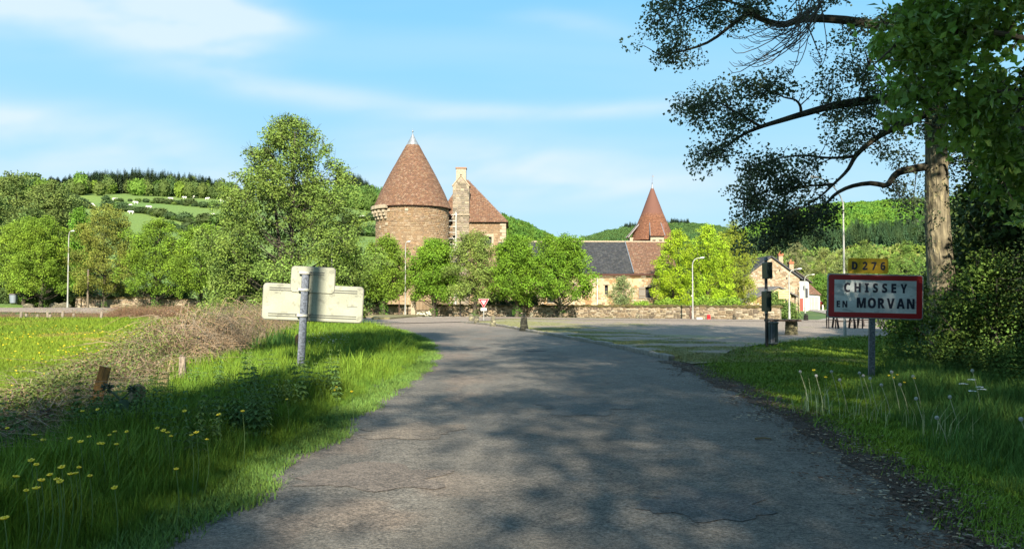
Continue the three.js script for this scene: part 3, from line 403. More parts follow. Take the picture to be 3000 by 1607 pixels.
// ---------- houses at the end of the square ----------
{
  const D = 92, x0 = X(2178, D), x1 = X(2344, D), W = x1 - x0, m = W / 2, base = gh(x0, -D), eave = 4.05, top = 6.4, dep = 9;
  const t = thing('gable_house', 'fieldstone house with plain gable end, dark slate roof and brick chimneys', 'house', x0, base - 0.05, -D);
  part('gable_wall', wallSlab([[0, -0.3], [W, -0.3], [W, eave], [m, top], [0, eave]], [], 0.5), M.mortarPale, t);
  stonework(t, W, top, planeFrame(V(0, 0, 0), EX, EY, EZ), { row: 0.17, len: 0.34, pal: PAL.pale, seed: 61, deep: 0.04, own: (u, v) => v > 1.6, most: 290, skip: (u, v, a, b) => v + b / 2 > eave && Math.abs(u - m) + a / 2 > (top - v - b / 2) / (top - eave) * m });
  part('side_wall', boxUV(box(0.5, eave + 0.3, dep, W - 0.26, eave / 2 - 0.15, -0.5 - dep / 2)), M.plaster, t); part('side_wall', boxUV(box(0.5, eave + 0.3, dep, 0.26, eave / 2 - 0.15, -0.5 - dep / 2)), M.plaster, t);
  for (const s of [0, 1]) { const a = s ? V(W + 0.3, eave - 0.2, 0.25) : V(-0.3, eave - 0.2, 0.25), ap = V(m, top + 0.06, 0.25), b = a.clone().setZ(-dep), bp = ap.clone().setZ(-dep); const pan = part('roof', (() => { const h = new Heap(); h.slab(a, b.clone().sub(a), ap.clone().sub(a), V(s ? 0.06 : -0.06, 0.12, 0), 0, lin(1, 1, 1)); h.slab(a, ap.clone().sub(a), b.clone().sub(a), V(s ? 0.01 : -0.01, -0.02, 0), 0, lin(1, 1, 1)); const q = h.build(); q.deleteAttribute('color'); return q; })(), std([0.055, 0.056, 0.06]), t); tiling(pan, 'slate', a.clone().add(V(0, 0.14, 0)), b.clone().add(V(0, 0.14, 0)), bp.clone().add(V(0, 0.14, 0)), ap.clone().add(V(0, 0.14, 0)), { tw: 0.3, th: 0.22, pal: PAL.slate, seed: 62 + s, thick: 0.015, side: V(s ? 0.6 : -0.6, 1, 0) }); }
  for (const [px, pt, dz] of [[2286, 742, -1.3], [2317, 766, -4]]) { const d = D - dz, p = at(px, pt, d), h = p.y - base; const c = part('chimney', boxUV(box(0.5, h - 3.5, 0.6, p.x - x0, 3.5 + (h - 3.5) / 2, dz)), std([0.5, 0.36, 0.24], { map: rep(mottle, 0.8) }), t); part('capping', rbox(0.6, 0.3, 0.7, p.x - x0, h - 0.1, dz, 0.02), std([0.4, 0.15, 0.07], { map: rep(mottle, 1) }), c); part('chimney_pot', cyl(0.11, 0.09, 0.3, p.x - x0, h + 0.02, dz, 8), std([0.42, 0.17, 0.08]), c); }
  part('antenna', merge([cyl(0.02, 0.02, 1.6, X(2323, D + 4) - x0, 4.6, -4.4, 5), box(0.5, 0.02, 0.02, X(2323, D + 4) - x0, 6.05, -4.4), box(0.35, 0.02, 0.02, X(2323, D + 4) - x0, 5.85, -4.4)]), M.lamp, t);
  for (const [u, v] of [[3.2, 4.95], [3.2, 4.0], [5, 4.0], [4.2, 4.9]]) part('beam_hole', box(0.14, 0.18, 0.05, u, v, 0.04), M.dark, t);
  // lean-to
  const d2 = 85, lx0 = X(2160, d2), lx1 = X(2339, d2), lp = X(2283, d2) - lx0, LW = lx1 - lx0, yb = gh(lx0, -d2), yL = 0.75, yP = 2.75, yR = 1.75;
  const l = thing('lean_to_shed', 'low stone shed with sloping roof built against the gable house', 'shed', lx0, yb, -d2);
  part('wall', wallSlab([[0, -0.3], [LW - 0.75, -0.3], [LW - 0.75, yR + 0.2], [lp, yP], [0, yL]], [], 0.4), M.plaster, l);
  stonework(l, LW - 0.8, yP, planeFrame(V(0, 0, -0.01), EX, EY, EZ), { row: 0.17, len: 0.34, pal: PAL.pale, seed: 66, deep: 0.035, own: () => true, most: 120, skip: (u, v, a, b) => { const lim = (q) => q < lp ? lerp(yL, yP, q / lp) : lerp(yP, yR, (q - lp) / (LW - lp)); return v + b / 2 > lim(u - a / 2) - 0.05 || v + b / 2 > lim(u + a / 2) - 0.05 || fbm(u * 0.8, v, 8, 3) < -0.05; } });
  for (const [a, b] of [[V(-0.15, yL - 0.02, 0.2), V(lp, yP + 0.05, 0.2)], [V(lp, yP + 0.05, 0.2), V(LW, yR, 0.2)]]) part('roof', (() => { const h = new Heap(); h.slab(a, b.clone().sub(a), V(0, 0, -6.8), V(0, 0.14, 0), 0, lin(1, 1, 1)); h.slab(a, V(0, 0, -6.8), b.clone().sub(a), V(0, -0.01, 0), 0, lin(1, 1, 1)); const q = h.build(); q.deleteAttribute('color'); return q; })(), std([0.2, 0.18, 0.17], { map: rep(mottle, 0.5) }), l);
  for (const z of [-0.3, -2.5]) part('post', box(0.12, yR + 0.1, 0.12, LW - 0.2, yR / 2, z), M.wood, l);
  part('door', box(0.7, 1.5, 0.06, LW - 0.4, 0.75, -2.8), M.woodDark, l);
  // white house and brown barn further along the road
  const d3 = 108, wx0 = X(2338, d3), wx1 = X(2371, d3), w3 = wx1 - wx0, b3 = gh(wx0, -d3);
  const w = thing('white_house', 'narrow white rendered house with red door beside the village road', 'house', wx0, b3, -d3);
  part('wall', boxUV(box(w3, 4.2, 5, w3 / 2, 1.9, -2.5)), M.white, w);
  const sl = part('roof', (() => { const h = new Heap(); h.slab(V(-0.3, 5.3, -2.5), V(w3 + 0.7, -1.6, 0), V(0, 0, -3), V(0, 0.15, 0), 0, lin(1, 1, 1)); h.slab(V(-0.3, 5.3, 0.3), V(w3 + 0.7, -1.6, 0), V(0, 0, -2.8), V(0, 0.15, 0), 0, lin(1, 1, 1)); const q = h.build(); q.deleteAttribute('color'); return q; })(), std([0.08, 0.06, 0.055]), w);
  const dr = part('door', box(0.5, 1.7, 0.08, 0.45, 0.85, 0.03), std([0.25, 0.06, 0.04]), w); part('window', box(0.4, 1.3, 0.06, w3 - 0.35, 2.4, 0.02), M.glass, w); part('window', box(0.35, 0.6, 0.06, 0.9, 3.1, 0.02), M.glass, w);
  const d4 = 118, bx0 = X(2366, d4), bx1 = X(2403, d4), w4 = bx1 - bx0, b4 = gh(bx0, -d4);
  const bb = thing('brown_roof_barn', 'white walled barn with steep brown tile roof past the white house', 'barn', bx0, b4, -d4);
  part('wall', boxUV(box(w4, 2.6, 7, w4 / 2, 1.1, -3.5)), M.white, bb);
  const a0 = V(0, 2.35, 0.3), a1 = V(w4 + 0.15, 2.2, 0.3), a2 = V(w4 * 0.3, 4.9, -3.4), a3 = V(0, 5.0, -3.4); part('roof', (() => { const h = new Heap(), c = lin(1, 1, 1); h.quad(a0, a1, a2, a3, c); h.quad(a3, a2, V(w4, 2.3, -7.3), V(0, 2.3, -7.3), c); h.quad(a1, V(w4, 2.3, -7.3), a2, a2, c); const q = h.build(); q.deleteAttribute('color'); return q; })(), std([0.1, 0.05, 0.035]), bb);
  tiling(bb, 'roof_tile', a0, a1, a2, a3, { tw: 0.24, th: 0.22, pal: PAL.tile, seed: 68, side: V(0, 0.6, 1) });
  for (let k = 0; k < 3; k++) part('door_panel', box(0.42, 1.9, 0.05, 0.35 + k * 0.5, 0.95, 0.03), std([0.6, 0.58, 0.55], { map: rep(woodTex, 2) }), bb);
}
// ---------- the boundary wall ----------
{
  const runs = [
    [[[-41.6, -76.5], [-34, -76], [-27, -74.8], [-20, -73.4], [-14.1, -72], [-8.95, -71.2]], 'low rubble stone wall with mossy top running left from the gate', 83],
    [[[-6.7, -71], [0, -69], [5.6, -66.4], [12.5, -62.4], [19.4, -58.2]], 'low rubble stone wall with mossy top running right from the gate along the square', 84]];
  for (const [pts, label, seed] of runs) {
    const t = thing('stone_wall', label, 'wall', 0, 0, 0); let left = 290, s = 0;
    for (let i = 1; i < pts.length; i++) {
      const a = V(pts[i - 1][0], 0, pts[i - 1][1]), b = V(pts[i][0], 0, pts[i][1]), L = a.distanceTo(b), U = b.clone().sub(a).normalize(), N = V(-U.z, 0, U.x), y0 = gh(a.x, a.z), y1 = gh(b.x, b.z), slope = (y1 - y0) / L, H = seed === 83 ? 0.92 : 0.93;
      const Us = U.clone().setY(slope).normalize(), core = part('wall_core', (() => { const h = new Heap(); const o = V(a.x, y0 - 0.25, a.z).addScaledVector(N, -0.24); h.slab(o, V(b.x - a.x, y1 - y0, b.z - a.z), V(0, H + 0.25, 0), N.clone().multiplyScalar(0.22), 0, lin(1, 1, 1)); h.slab(o.clone(), V(b.x - a.x, y1 - y0, b.z - a.z), V(0, H + 0.25, 0), N.clone().multiplyScalar(-0.2), 0, lin(1, 1, 1)); const g = h.build(); g.deleteAttribute('color'); return g; })(), M.mortarPale, t);
      const quota = Math.round(290 / (pts.length - 1)); stonework(core, L, H, planeFrame(V(a.x, y0, a.z).addScaledVector(N, -0.03), Us, EY, N), { row: 0.15, len: 0.36, pal: PAL.wall, seed: seed * 10 + i, deep: 0.06, own: (u, v) => (Math.floor(u * 7.3 + v * 11) % 3) !== 0, most: quota });
      // mossy capping of earth and turf, uneven
      const k = Math.round(L / 0.5), g = []; for (let q = 0; q < k; q++) { const u = (q + 0.5) / k; const p = a.clone().lerp(b, u); const hh = 0.14 + 0.09 * fbm(p.x * 1.3, p.z, 3, 3) * 2; const e = new THREE.IcosahedronGeometry(1, 1); const e2 = e.index ? e.toNonIndexed() : e; const pp = e2.attributes.position; for (let m = 0; m < pp.count; m++) { const s2 = 1 + 0.35 * noise.noise(pp.getX(m) * 2 + p.x, pp.getY(m) * 2, pp.getZ(m) * 2 + p.z); pp.setXYZ(m, pp.getX(m) * s2 * 0.42, pp.getY(m) * s2 * hh, pp.getZ(m) * s2 * 0.3); } e2.rotateY(-Math.atan2(U.z, U.x)); e2.translate(p.x - N.x * 0.22, lerp(y0, y1, u) + H, p.z - N.z * 0.22); e2.computeVertexNormals(); g.push(e2); }
      const ms = part('moss_capping', boxUV(merge(g)), std([0.13, 0.105, 0.03], { map: rep(mottle, 1.3), bumpMap: rep(mottleBump, 2), bumpScale: 0.05, roughness: 1 }), core); ms.userData.kind = 'stuff';
    }
  }
  // gate with stone pillar
  const gx = X(1241, 71), gz = -71.1;
  const p1 = thing('gate_pillar', 'squat pale stone gate pillar standing left of the iron gate', 'pillar', X(1211, 71), 0, gz + 0.15); part('shaft', boxUV(rbox(0.42, 1.45, 0.42, 0, 0.7, 0, 0.03)), M.ashlar, p1); part('capital', rbox(0.54, 0.14, 0.54, 0, 1.5, 0, 0.04), M.ashlar, p1);
  const p2 = thing('gate_pillar', 'stone gate pillar half covered in ivy standing right of the iron gate', 'pillar', X(1272, 71), 0, gz + 0.15); part('shaft', boxUV(rbox(0.4, 1.5, 0.42, 0, 0.72, 0, 0.03)), M.ashlar, p2); part('capital', rbox(0.5, 0.12, 0.52, 0, 1.52, 0, 0.04), M.ashlar, p2);
  const g = thing('iron_gate', 'iron bar gate with white panelled lower half between stone pillars', 'gate', gx, 0.02, gz); const w = 1.36;
  part('panel', rbox(w, 0.42, 0.06, 0, 0.25, 0, 0.01), std([0.74, 0.67, 0.52], { map: rep(grimeTex, 0.5) }), g); part('arch_moulding', (() => { const q = new THREE.TorusGeometry(0.34, 0.03, 6, 14, Math.PI).toNonIndexed(); q.translate(-0.1, 0.06, 0.04); return q; })(), M.ashlar, g);
  for (let k = 0; k < 11; k++) part('bar', cyl(0.017, 0.017, 0.98, -w / 2 + 0.06 + k * (w - 0.12) / 10, 0.45, 0, 6), M.dark, g);
  part('rail', box(w, 0.05, 0.04, 0, 1.32, 0), M.dark, g); part('rail', box(w, 0.05, 0.04, 0, 0.52, 0), M.dark, g);
}
// ---------- vegetation ----------
const _m = new THREE.Matrix4(), _q = new THREE.Quaternion(), _e = new THREE.Euler(), _s = V(1, 1, 1);
function inst(name, geo, mat, parent, list) {   // list: [x, y, z, scale or [sx, sy, sz], rx, ry, rz, colour]
  const m = shadowy(new THREE.InstancedMesh(geo, mat, list.length)); m.name = name; m.userData.kind = 'stuff'; const c = new THREE.Color();
  list.forEach(([x, y, z, s, rx, ry, rz, col], i) => { Array.isArray(s) ? _s.set(...s) : _s.set(s, s, s); _m.compose(V(x, y, z), _q.setFromEuler(_e.set(rx, ry, rz, 'YXZ')), _s); m.setMatrixAt(i, _m); m.setColorAt(i, c.setRGB(...col)); });
  parent.add(m); return m;
}
const tint = (c, r, k = 0.25, warm = 0.12) => { const s = 1 + k * (r() * 2 - 1), w = 1 + warm * (r() * 2 - 1); return [c[0] * s * w, c[1] * s, c[2] * s / w]; };
const onBall = (r) => { const z = r() * 2 - 1, a = r() * 2 * Math.PI, q = Math.sqrt(1 - z * z); return V(q * Math.cos(a), z, q * Math.sin(a)); };
// a spray of n leaves, each a folded blade with a midrib
function spray(n, len, wid, R, seed, { flat = 0.75, droop = 0.2, twig = false } = {}) {
  const r = rng(seed), pos = [];
  for (let i = 0; i < n; i++) {
    const c = onBall(r).multiplyScalar(R * Math.cbrt(r())); c.y *= flat; const d = onBall(r); d.y = d.y * 0.6 - droop; d.addScaledVector(c, 0.6 / R).normalize(); const s = d.clone().cross(onBall(r)).normalize(), up = s.clone().cross(d), l = len * (0.65 + 0.6 * r()), w = wid * (0.65 + 0.6 * r());
    const A = c, T = c.clone().addScaledVector(d, l), Lf = c.clone().addScaledVector(d, l * 0.45).addScaledVector(s, w / 2).addScaledVector(up, w * 0.18), Rt = c.clone().addScaledVector(d, l * 0.45).addScaledVector(s, -w / 2).addScaledVector(up, w * 0.18);
    for (const p of [A, Lf, T, A, T, Rt]) pos.push(p.x, p.y, p.z);
  }
  const g = new THREE.BufferGeometry(); g.setAttribute('position', new THREE.Float32BufferAttribute(pos, 3)); g.computeVertexNormals(); return g;
}
const sprays = {
  far: [0, 1].map((k) => spray(30, 0.22, 0.17, 0.42, 100 + k)),
  mid: [0, 1].map((k) => spray(26, 0.13, 0.1, 0.34, 110 + k)),
  near: [0, 1].map((k) => spray(26, 0.06, 0.046, 0.22, 120 + k, { droop: 0.1 })),
  big: [0, 1].map((k) => spray(12, 0.11, 0.1, 0.26, 130 + k, { droop: 0.4 })),
  shade: [0, 1].map((k) => spray(26, 0.17, 0.14, 0.5, 140 + k)),
  tiny: [0, 1].map((k) => spray(22, 0.05, 0.035, 0.22, 150 + k)),
};
// a tree: trunk, limbs to every lump of the crown, and leaf sprays gathered in lumps
function tree(name, label, group, o) {
  const { x, z, h, tr = 0.2, base = 2, env, lumps = 26, per = 22, lumpR = 0.9, leaves = sprays.mid, col, seed = 1, bark = M.bark, mat = M.leaf, trunkTop = 0.8, lean = 0, flat = 0.75, sc = 1, warm = 0.05, y, ivy = 0, stems = 1, twiggy = 0, vary = 0.3 } = o;
  const r = rng(seed), t = thing(name, label, o.category || 'tree', x, y ?? gh(x, z), z, group), lim = [], L1 = [], L2 = [];
  const tp = (s) => V(lean * s * s * h + 0.12 * Math.sin(s * 5 + seed) * tr * 3, s * h * trunkTop, 0.1 * Math.cos(s * 4 + seed) * tr * 3);
  const trunkPts = [0, 0.12, 0.3, 0.5, 0.75, 1].map(tp); trunkPts[0].y = -0.15;
  const trunk = part('trunk', merge([tube(trunkPts, tr, tr * 0.22, 14, 9), ...(stems > 1 ? Array.from({ length: stems - 1 }, (_, k) => { const a = k * 2.4 + seed, q = [0, 0.3, 0.6, 1].map((s) => V(Math.cos(a) * (0.15 + s * h * 0.14), s * h * trunkTop * 0.94 - (s ? 0 : 0.15), Math.sin(a) * (0.15 + s * h * 0.1))); return tube(q, tr * 0.75, tr * 0.15, 10, 7); }) : [])]), bark, t);
  for (let i = 0; i < lumps; i++) {
    const f = (i + r()) / lumps, a = i * 2.39996 + r() * 0.8, er = env(f), rad = er * Math.sqrt(0.12 + 0.88 * r()) * (0.62 + 0.3 * r()), cy = base + f * (h - base) - lumpR * 0.4;
    const c = V(Math.cos(a) * rad + lean * f * f * h, cy, Math.sin(a) * rad), sr = lumpR * (0.7 + 0.6 * r()) * (0.45 + 0.55 * clamp(er / (env(0.45) + 1e-6)));
    const ty = clamp((cy - rad * 0.7) / (h * trunkTop), 0.12, 0.96), s0 = tp(ty);
    lim.push(tube([s0, s0.clone().lerp(c, 0.45).add(V(0, -0.1 * rad, 0)), c], Math.max(0.012, tr * 0.32 * (1 - ty * 0.6)), 0.008, 6, 5));
    const nt = 4 + twiggy; for (let k = 0; k < nt; k++) { const e = c.clone().add(onBall(r).multiplyScalar(sr * (twiggy ? 1.15 : 0.9)).add(V(0, sr * 0.2, 0))); lim.push(tube([c, c.clone().lerp(e, 0.5).add(V(0, 0.05, 0)), e], 0.014, 0.004, 3, 3)); }
    const base_c = tint(col, r, 0.16, warm);
    for (let k = 0; k < per * (sr / lumpR) ** 1.5; k++) { const p = onBall(r).multiplyScalar(sr * Math.pow(r(), 0.45)); p.y *= flat; p.add(c); (r() < 0.5 ? L1 : L2).push([p.x, p.y, p.z, sc * (0.75 + 0.5 * r()), r() * 0.8 - 0.4, r() * 6.28, r() * 0.8 - 0.4, tint(base_c, r, vary, warm)]); }
  }
  if (ivy) for (let k = 0; k < ivy; k++) { const s = r() * 0.42, p = tp(s), a = r() * 6.28; L1.push([p.x + Math.cos(a) * tr * 1.2, p.y, p.z + Math.sin(a) * tr * 1.2, 0.5 + 0.4 * r(), 0, a, 0, tint([0.1, 0.2, 0.03], r, 0.3)]); }
  part('limbs', merge(lim), bark, trunk);
  const cr = new THREE.Group(); cr.name = 'crown'; t.add(cr); inst('foliage', leaves[0], mat, cr, L1); inst('foliage', leaves[1], mat, cr, L2);
  return t;
}
const dome = (w, k = 1.6) => (f) => w * Math.pow(Math.sin(Math.PI * clamp(0.08 + 0.92 * Math.pow(f, 0.75), 0, 1)), 1 / k);
const beehive = (w) => (f) => w * (f < 0.3 ? 0.72 + 0.28 * Math.sin(f / 0.3 * Math.PI / 2) : Math.sqrt(clamp(1 - ((f - 0.3) / 0.72) ** 1.8)));
// clipped limes along the wall: left of the gate on the rise, and right of it
const wallTrees = [
  [70, 79, 635, 165, 'pale-leaved clipped lime tree beside the grey wheelie bin', [0.165, 0.25, 0.025]],
  [120, 75.2, 628, 190, 'broad clipped lime tree behind the leftmost lamp post', [0.155, 0.245, 0.022]],
  [302, 75.4, 598, 185, 'tallest brownish clipped lime tree in the row above the rubble wall', [0.175, 0.2, 0.035]],
  [455, 74.6, 638, 185, 'clipped lime tree between the brownish lime and the tall alder', [0.145, 0.235, 0.022]],
  [588, 73.6, 655, 160, 'half hidden clipped lime tree beside the tall alder', [0.145, 0.235, 0.022]],
  [1012, 71, 705, 150, 'clipped lime tree behind the bare metal sign back', [0.13, 0.21, 0.02]],
  [1126, 70.2, 690, 138, 'clipped lime tree left of the iron gate before the great tower', [0.135, 0.22, 0.022]],
  [1272, 69.8, 694, 138, 'clipped lime tree over the iron gate pillar', [0.13, 0.235, 0.018]],
  [1390, 69, 676, 140, 'sparse clipped lime tree behind the white direction signs', [0.165, 0.225, 0.045]],
  [1512, 67.6, 684, 130, 'clipped lime tree right of the give-way sign', [0.13, 0.235, 0.018]],
  [1640, 66.2, 682, 185, 'large round lime tree before the slate barn roof', [0.13, 0.24, 0.018]],
];
wallTrees.forEach(([px, d, top, w, label, col], i) => { const x = X(px, d), y0 = gh(x, -d), h = at(px, top, d).y - y0, wm = w / F * d / 2; tree('lime_tree', label, 'clipped lime trees along the wall', { x, z: -d, h, tr: 0.2, base: i < 5 ? 2.0 : 2.05, env: beehive(wm * (i < 5 ? 1.38 : 1.34)), lumps: 64, per: i === 8 ? 14 : 20, lumpR: 0.85, leaves: sprays.mid, col, seed: 300 + i, trunkTop: 0.7, ivy: i % 3 === 0 ? 30 : 14, sc: 0.95 }); });
// the tall alder on the meadow edge
{ const d = 44, x = X(850, d); tree('alder_tree', 'tall loose alder tree with several stems at the meadow edge behind the sign back', null, { x, z: -d, h: at(850, 330, d).y, tr: 0.2, base: 0.7, env: (f) => 5.5 * (f < 0.3 ? 0.95 + 0.05 * f / 0.3 : Math.pow(clamp(1 - (Math.max(0, f - 0.35) / 0.68) ** 1.5), 0.75)), lumps: 165, per: 20, lumpR: 1.0, leaves: sprays.mid, col: [0.14, 0.21, 0.038], seed: 401, stems: 4, trunkTop: 0.95, bark: M.barkDark, twiggy: 3, flat: 0.6, sc: 0.85 }); }
{ const d = 46, x = X(690, d); tree('alder_shrub', 'low spreading alder shrub leaning out left of the tall alder', null, { x, z: -d, h: 4.8, tr: 0.1, base: 0.2, env: dome(2.7), lumps: 34, per: 17, lumpR: 0.75, col: [0.165, 0.24, 0.05], seed: 402, stems: 3, category: 'shrub', bark: M.barkDark }); }
{ const d = 43, x = X(985, d); tree('alder_shrub', 'young alder shrub growing between tall alder and road verge', null, { x, z: -d - 2.2, h: 3.4, tr: 0.08, base: 0.2, env: dome(1.3), lumps: 18, per: 15, lumpR: 0.6, col: [0.15, 0.22, 0.045], seed: 403, stems: 3, category: 'shrub', bark: M.barkDark }); }
// willows behind the wall on the right
[[1985, 74, 668, 185, 'yellow-green willow nearest the slim tower', [0.28, 0.4, 0.018]], [2075, 72, 656, 190, 'broad yellow-green willow behind the street lamp', [0.265, 0.39, 0.018]], [2150, 76, 648, 165, 'olive tinted willow next to the fieldstone gable', [0.23, 0.28, 0.03]]].forEach(([px, d, top, w, label, col], i) => tree('willow_tree', label, null, { x: X(px, d), z: -d, h: at(px, top, d).y, tr: 0.16, base: 0.5, env: dome(w / F * d / 2), lumps: 52, per: 21, lumpR: 0.9, leaves: sprays.mid, col, seed: 410 + i, stems: 3, flat: 1.1, sc: 0.85, twiggy: 2 }));
{ const d = 71; tree('shrub', 'loose grey-green shrub growing before the pale barn wall', null, { x: X(1822, d), z: -d, h: at(1822, 806, d).y, tr: 0.06, base: 0.3, env: dome(1.55), lumps: 22, per: 12, lumpR: 0.6, col: [0.17, 0.22, 0.08], seed: 420, stems: 3, category: 'shrub', sc: 0.8 }); }
for (const [px, d, w, top, label] of [[1880, 69.5, 1.7, 880, 'low bright green shrub behind the wall under the barn window'], [1960, 69, 1.9, 872, 'low bright green shrub behind the wall below the willows'], [2060, 66.5, 1.9, 870, 'leafy shrub filling the foot of the broad willow'], [2125, 66, 1.6, 868, 'leafy shrub between the willows and the lean-to shed'], [2270, 69, 1.4, 852, 'dark leafy shrub in front of the lean-to shed'], [2300, 62, 1.1, 880, 'low rounded shrub at the end of the rubble wall']]) tree('shrub', label, null, { x: X(px, d), z: -d, h: at(px, top, d).y, tr: 0.05, base: 0.1, env: dome(w), lumps: 16, per: 18, lumpR: 0.6, col: px > 2200 ? [0.12, 0.18, 0.04] : [0.17, 0.27, 0.03], seed: px, category: 'shrub' });
// taller trees behind the left row
[[40, 118, 500, 300, 'great dark green tree rising behind the limes on the far left', [0.14, 0.19, 0.045]], [150, 112, 525, 210, 'great rounded tree beside the pasture behind the limes', [0.135, 0.185, 0.045]], [-60, 105, 520, 260, 'great leafy tree beyond the wheelie bin', [0.13, 0.19, 0.045]], [205, 122, 565, 110, 'lower rounded tree at the foot of the pasture', [0.12, 0.17, 0.045]], [90, 100, 600, 200, 'dark tree filling the gap behind the limes', [0.1, 0.15, 0.035]]].forEach(([px, d, top, w, label, col], i) => { const x = X(px, d), y0 = gh(x, -d); tree('broadleaf_tree', label, null, { x, z: -d, h: at(px, top, d).y - y0, tr: 0.35, base: 1.5, env: dome(w / F * d / 2), lumps: 60, per: 24, lumpR: 1.9, leaves: sprays.far, col, seed: 430 + i, sc: 1.2 }); });
{ const d = 92, x = X(232, d); tree('young_cypress', 'small bright green feathery tree poking up between two limes', null, { x, z: -d, h: at(232, 606, d).y - gh(x, -d), tr: 0.12, base: 2, env: (f) => 1.3 * (0.5 + 0.5 * Math.sin(Math.PI * clamp(f * 0.9 + 0.1))), lumps: 26, per: 20, lumpR: 0.8, leaves: sprays.far, col: [0.14, 0.28, 0.03], seed: 440, sc: 0.8 }); }
for (const [px, d, top, label] of [[30, 80, 835, 'dark hedge shrub behind the wheelie bin'], [95, 82, 830, 'dark hedge shrub behind the boulders'], [180, 82, 832, 'dark hedge shrub behind the leftmost lamp post'], [250, 82, 835, 'dark hedge shrub behind the start of the rubble wall'], [350, 81, 830, 'dark hedge shrub behind the brownish lime'], [430, 80, 835, 'dark hedge shrub below the third lime'], [520, 79, 835, 'dark hedge shrub behind the rubble wall beside the alder'], [1000, 76, 840, 'dark hedge shrub behind the wall by the sign back'], [1090, 76, 845, 'dark hedge shrub behind the wall left of the gate'], [1455, 73, 850, 'dark hedge shrub behind the give-way sign'], [1550, 71.5, 850, 'dark hedge shrub between two limes right of the give-way sign']]) { const x = X(px, d), y0 = gh(x, -d); tree('hedge_shrub', label, null, { x, z: -d, h: at(px, top, d).y - y0, tr: 0.06, base: 0.1, env: dome(1.9), lumps: 20, per: 20, lumpR: 0.85, leaves: sprays.mid, col: [0.075, 0.12, 0.028], seed: 900 + px, category: 'shrub' }); }
// trees across the village road, right
[[2335, 150, 700, 130, [0.2, 0.21, 0.09]], [2420, 165, 725, 120, [0.21, 0.24, 0.07]], [2480, 140, 740, 110, [0.2, 0.24, 0.07]], [2405, 128, 800, 70, [0.12, 0.22, 0.03]], [2540, 150, 700, 120, [0.17, 0.24, 0.05]], [2600, 120, 760, 120, [0.13, 0.22, 0.035]], [2660, 140, 700, 140, [0.14, 0.22, 0.04]], [2270, 175, 715, 110, [0.15, 0.2, 0.05]], [2445, 120, 810, 70, [0.12, 0.21, 0.03]]].forEach(([px, d, top, w, col], i) => { const x = X(px, d), y0 = gh(x, -d); tree('roadside_tree', ['olive-grey budding tree rising behind the second brick chimney', 'pale olive tree behind the brown-roofed barn', 'pale yellow-green tree behind the tall lawn lamp', 'low bright green tree beside the brown-roofed barn', 'fresh green tree between the tall lawn lamp and the great alder', 'low bright green tree across the road from the picnic tables', 'broad fresh green tree showing beside the great alder trunk', 'grey-green tree between the willows and the slate gable roof', 'small bright green tree at the roadside past the marker post'][i], 'trees beyond the houses', { x, z: -d, h: at(px, top, d).y - y0, tr: 0.22, base: 0.8, env: dome(w / F * d / 2), lumps: 40, per: 16, lumpR: 1.3, leaves: sprays.far, col, seed: 460 + i, sc: 0.85, twiggy: 2 }); });

// ---------- hillsides: woods, hedgerows ----------
const crownGeo = [0, 1, 2].map((k) => { const r = rng(500 + k), g = spray(420, 0.2, 0.17, 0.66, 510 + k, { flat: 1 }); const p = g.attributes.position; return g.translate(0, 0.75, 0); });
const crownCore = (() => { const g = new THREE.IcosahedronGeometry(0.55, 2), p = g.attributes.position; for (let i = 0; i < p.count; i++) { const s = 1 + 0.3 * noise.noise(p.getX(i) * 4, p.getY(i) * 4, p.getZ(i) * 4); p.setXYZ(i, p.getX(i) * s, p.getY(i) * s + 0.7, p.getZ(i) * s); } g.computeVertexNormals(); return g; })();
const firGeo = [0, 1].map((k) => { const r = rng(520 + k), pos = []; for (let i = 0; i < 26; i++) { const t = i / 26, y = 0.08 + t * 0.92, R = 0.27 * (1 - t) * (0.75 + 0.5 * r()) + 0.015, n = 13; for (let j = 0; j < n; j++) { const a = (j + r()) / n * 6.283, b = 0.32; const o = V(0, y, 0), e = V(Math.cos(a) * R, y - R * 0.45, Math.sin(a) * R), l = V(Math.cos(a - b) * R * 0.6, y - R * 0.1, Math.sin(a - b) * R * 0.6), q = V(Math.cos(a + b) * R * 0.6, y - R * 0.1, Math.sin(a + b) * R * 0.6); for (const p of [o, l, e, o, e, q]) pos.push(p.x, p.y, p.z); } } const g = new THREE.BufferGeometry(); g.setAttribute('position', new THREE.Float32BufferAttribute(pos, 3)); g.computeVertexNormals(); return g; });
function wood(name, label, spots, geos, mat, core) {
  const g = thing(name, label, 'wood'); g.userData.kind = 'stuff'; geos.forEach((ge, k) => { const l = spots.filter((_, i) => i % geos.length === k); if (l.length) inst('trees', ge, mat, g, l); });
  if (core) inst('inner_foliage', crownCore, M.leafDense, g, spots.map((s) => [...s.slice(0, 7), s[7].map((c) => c * 0.85)])); return g;
}
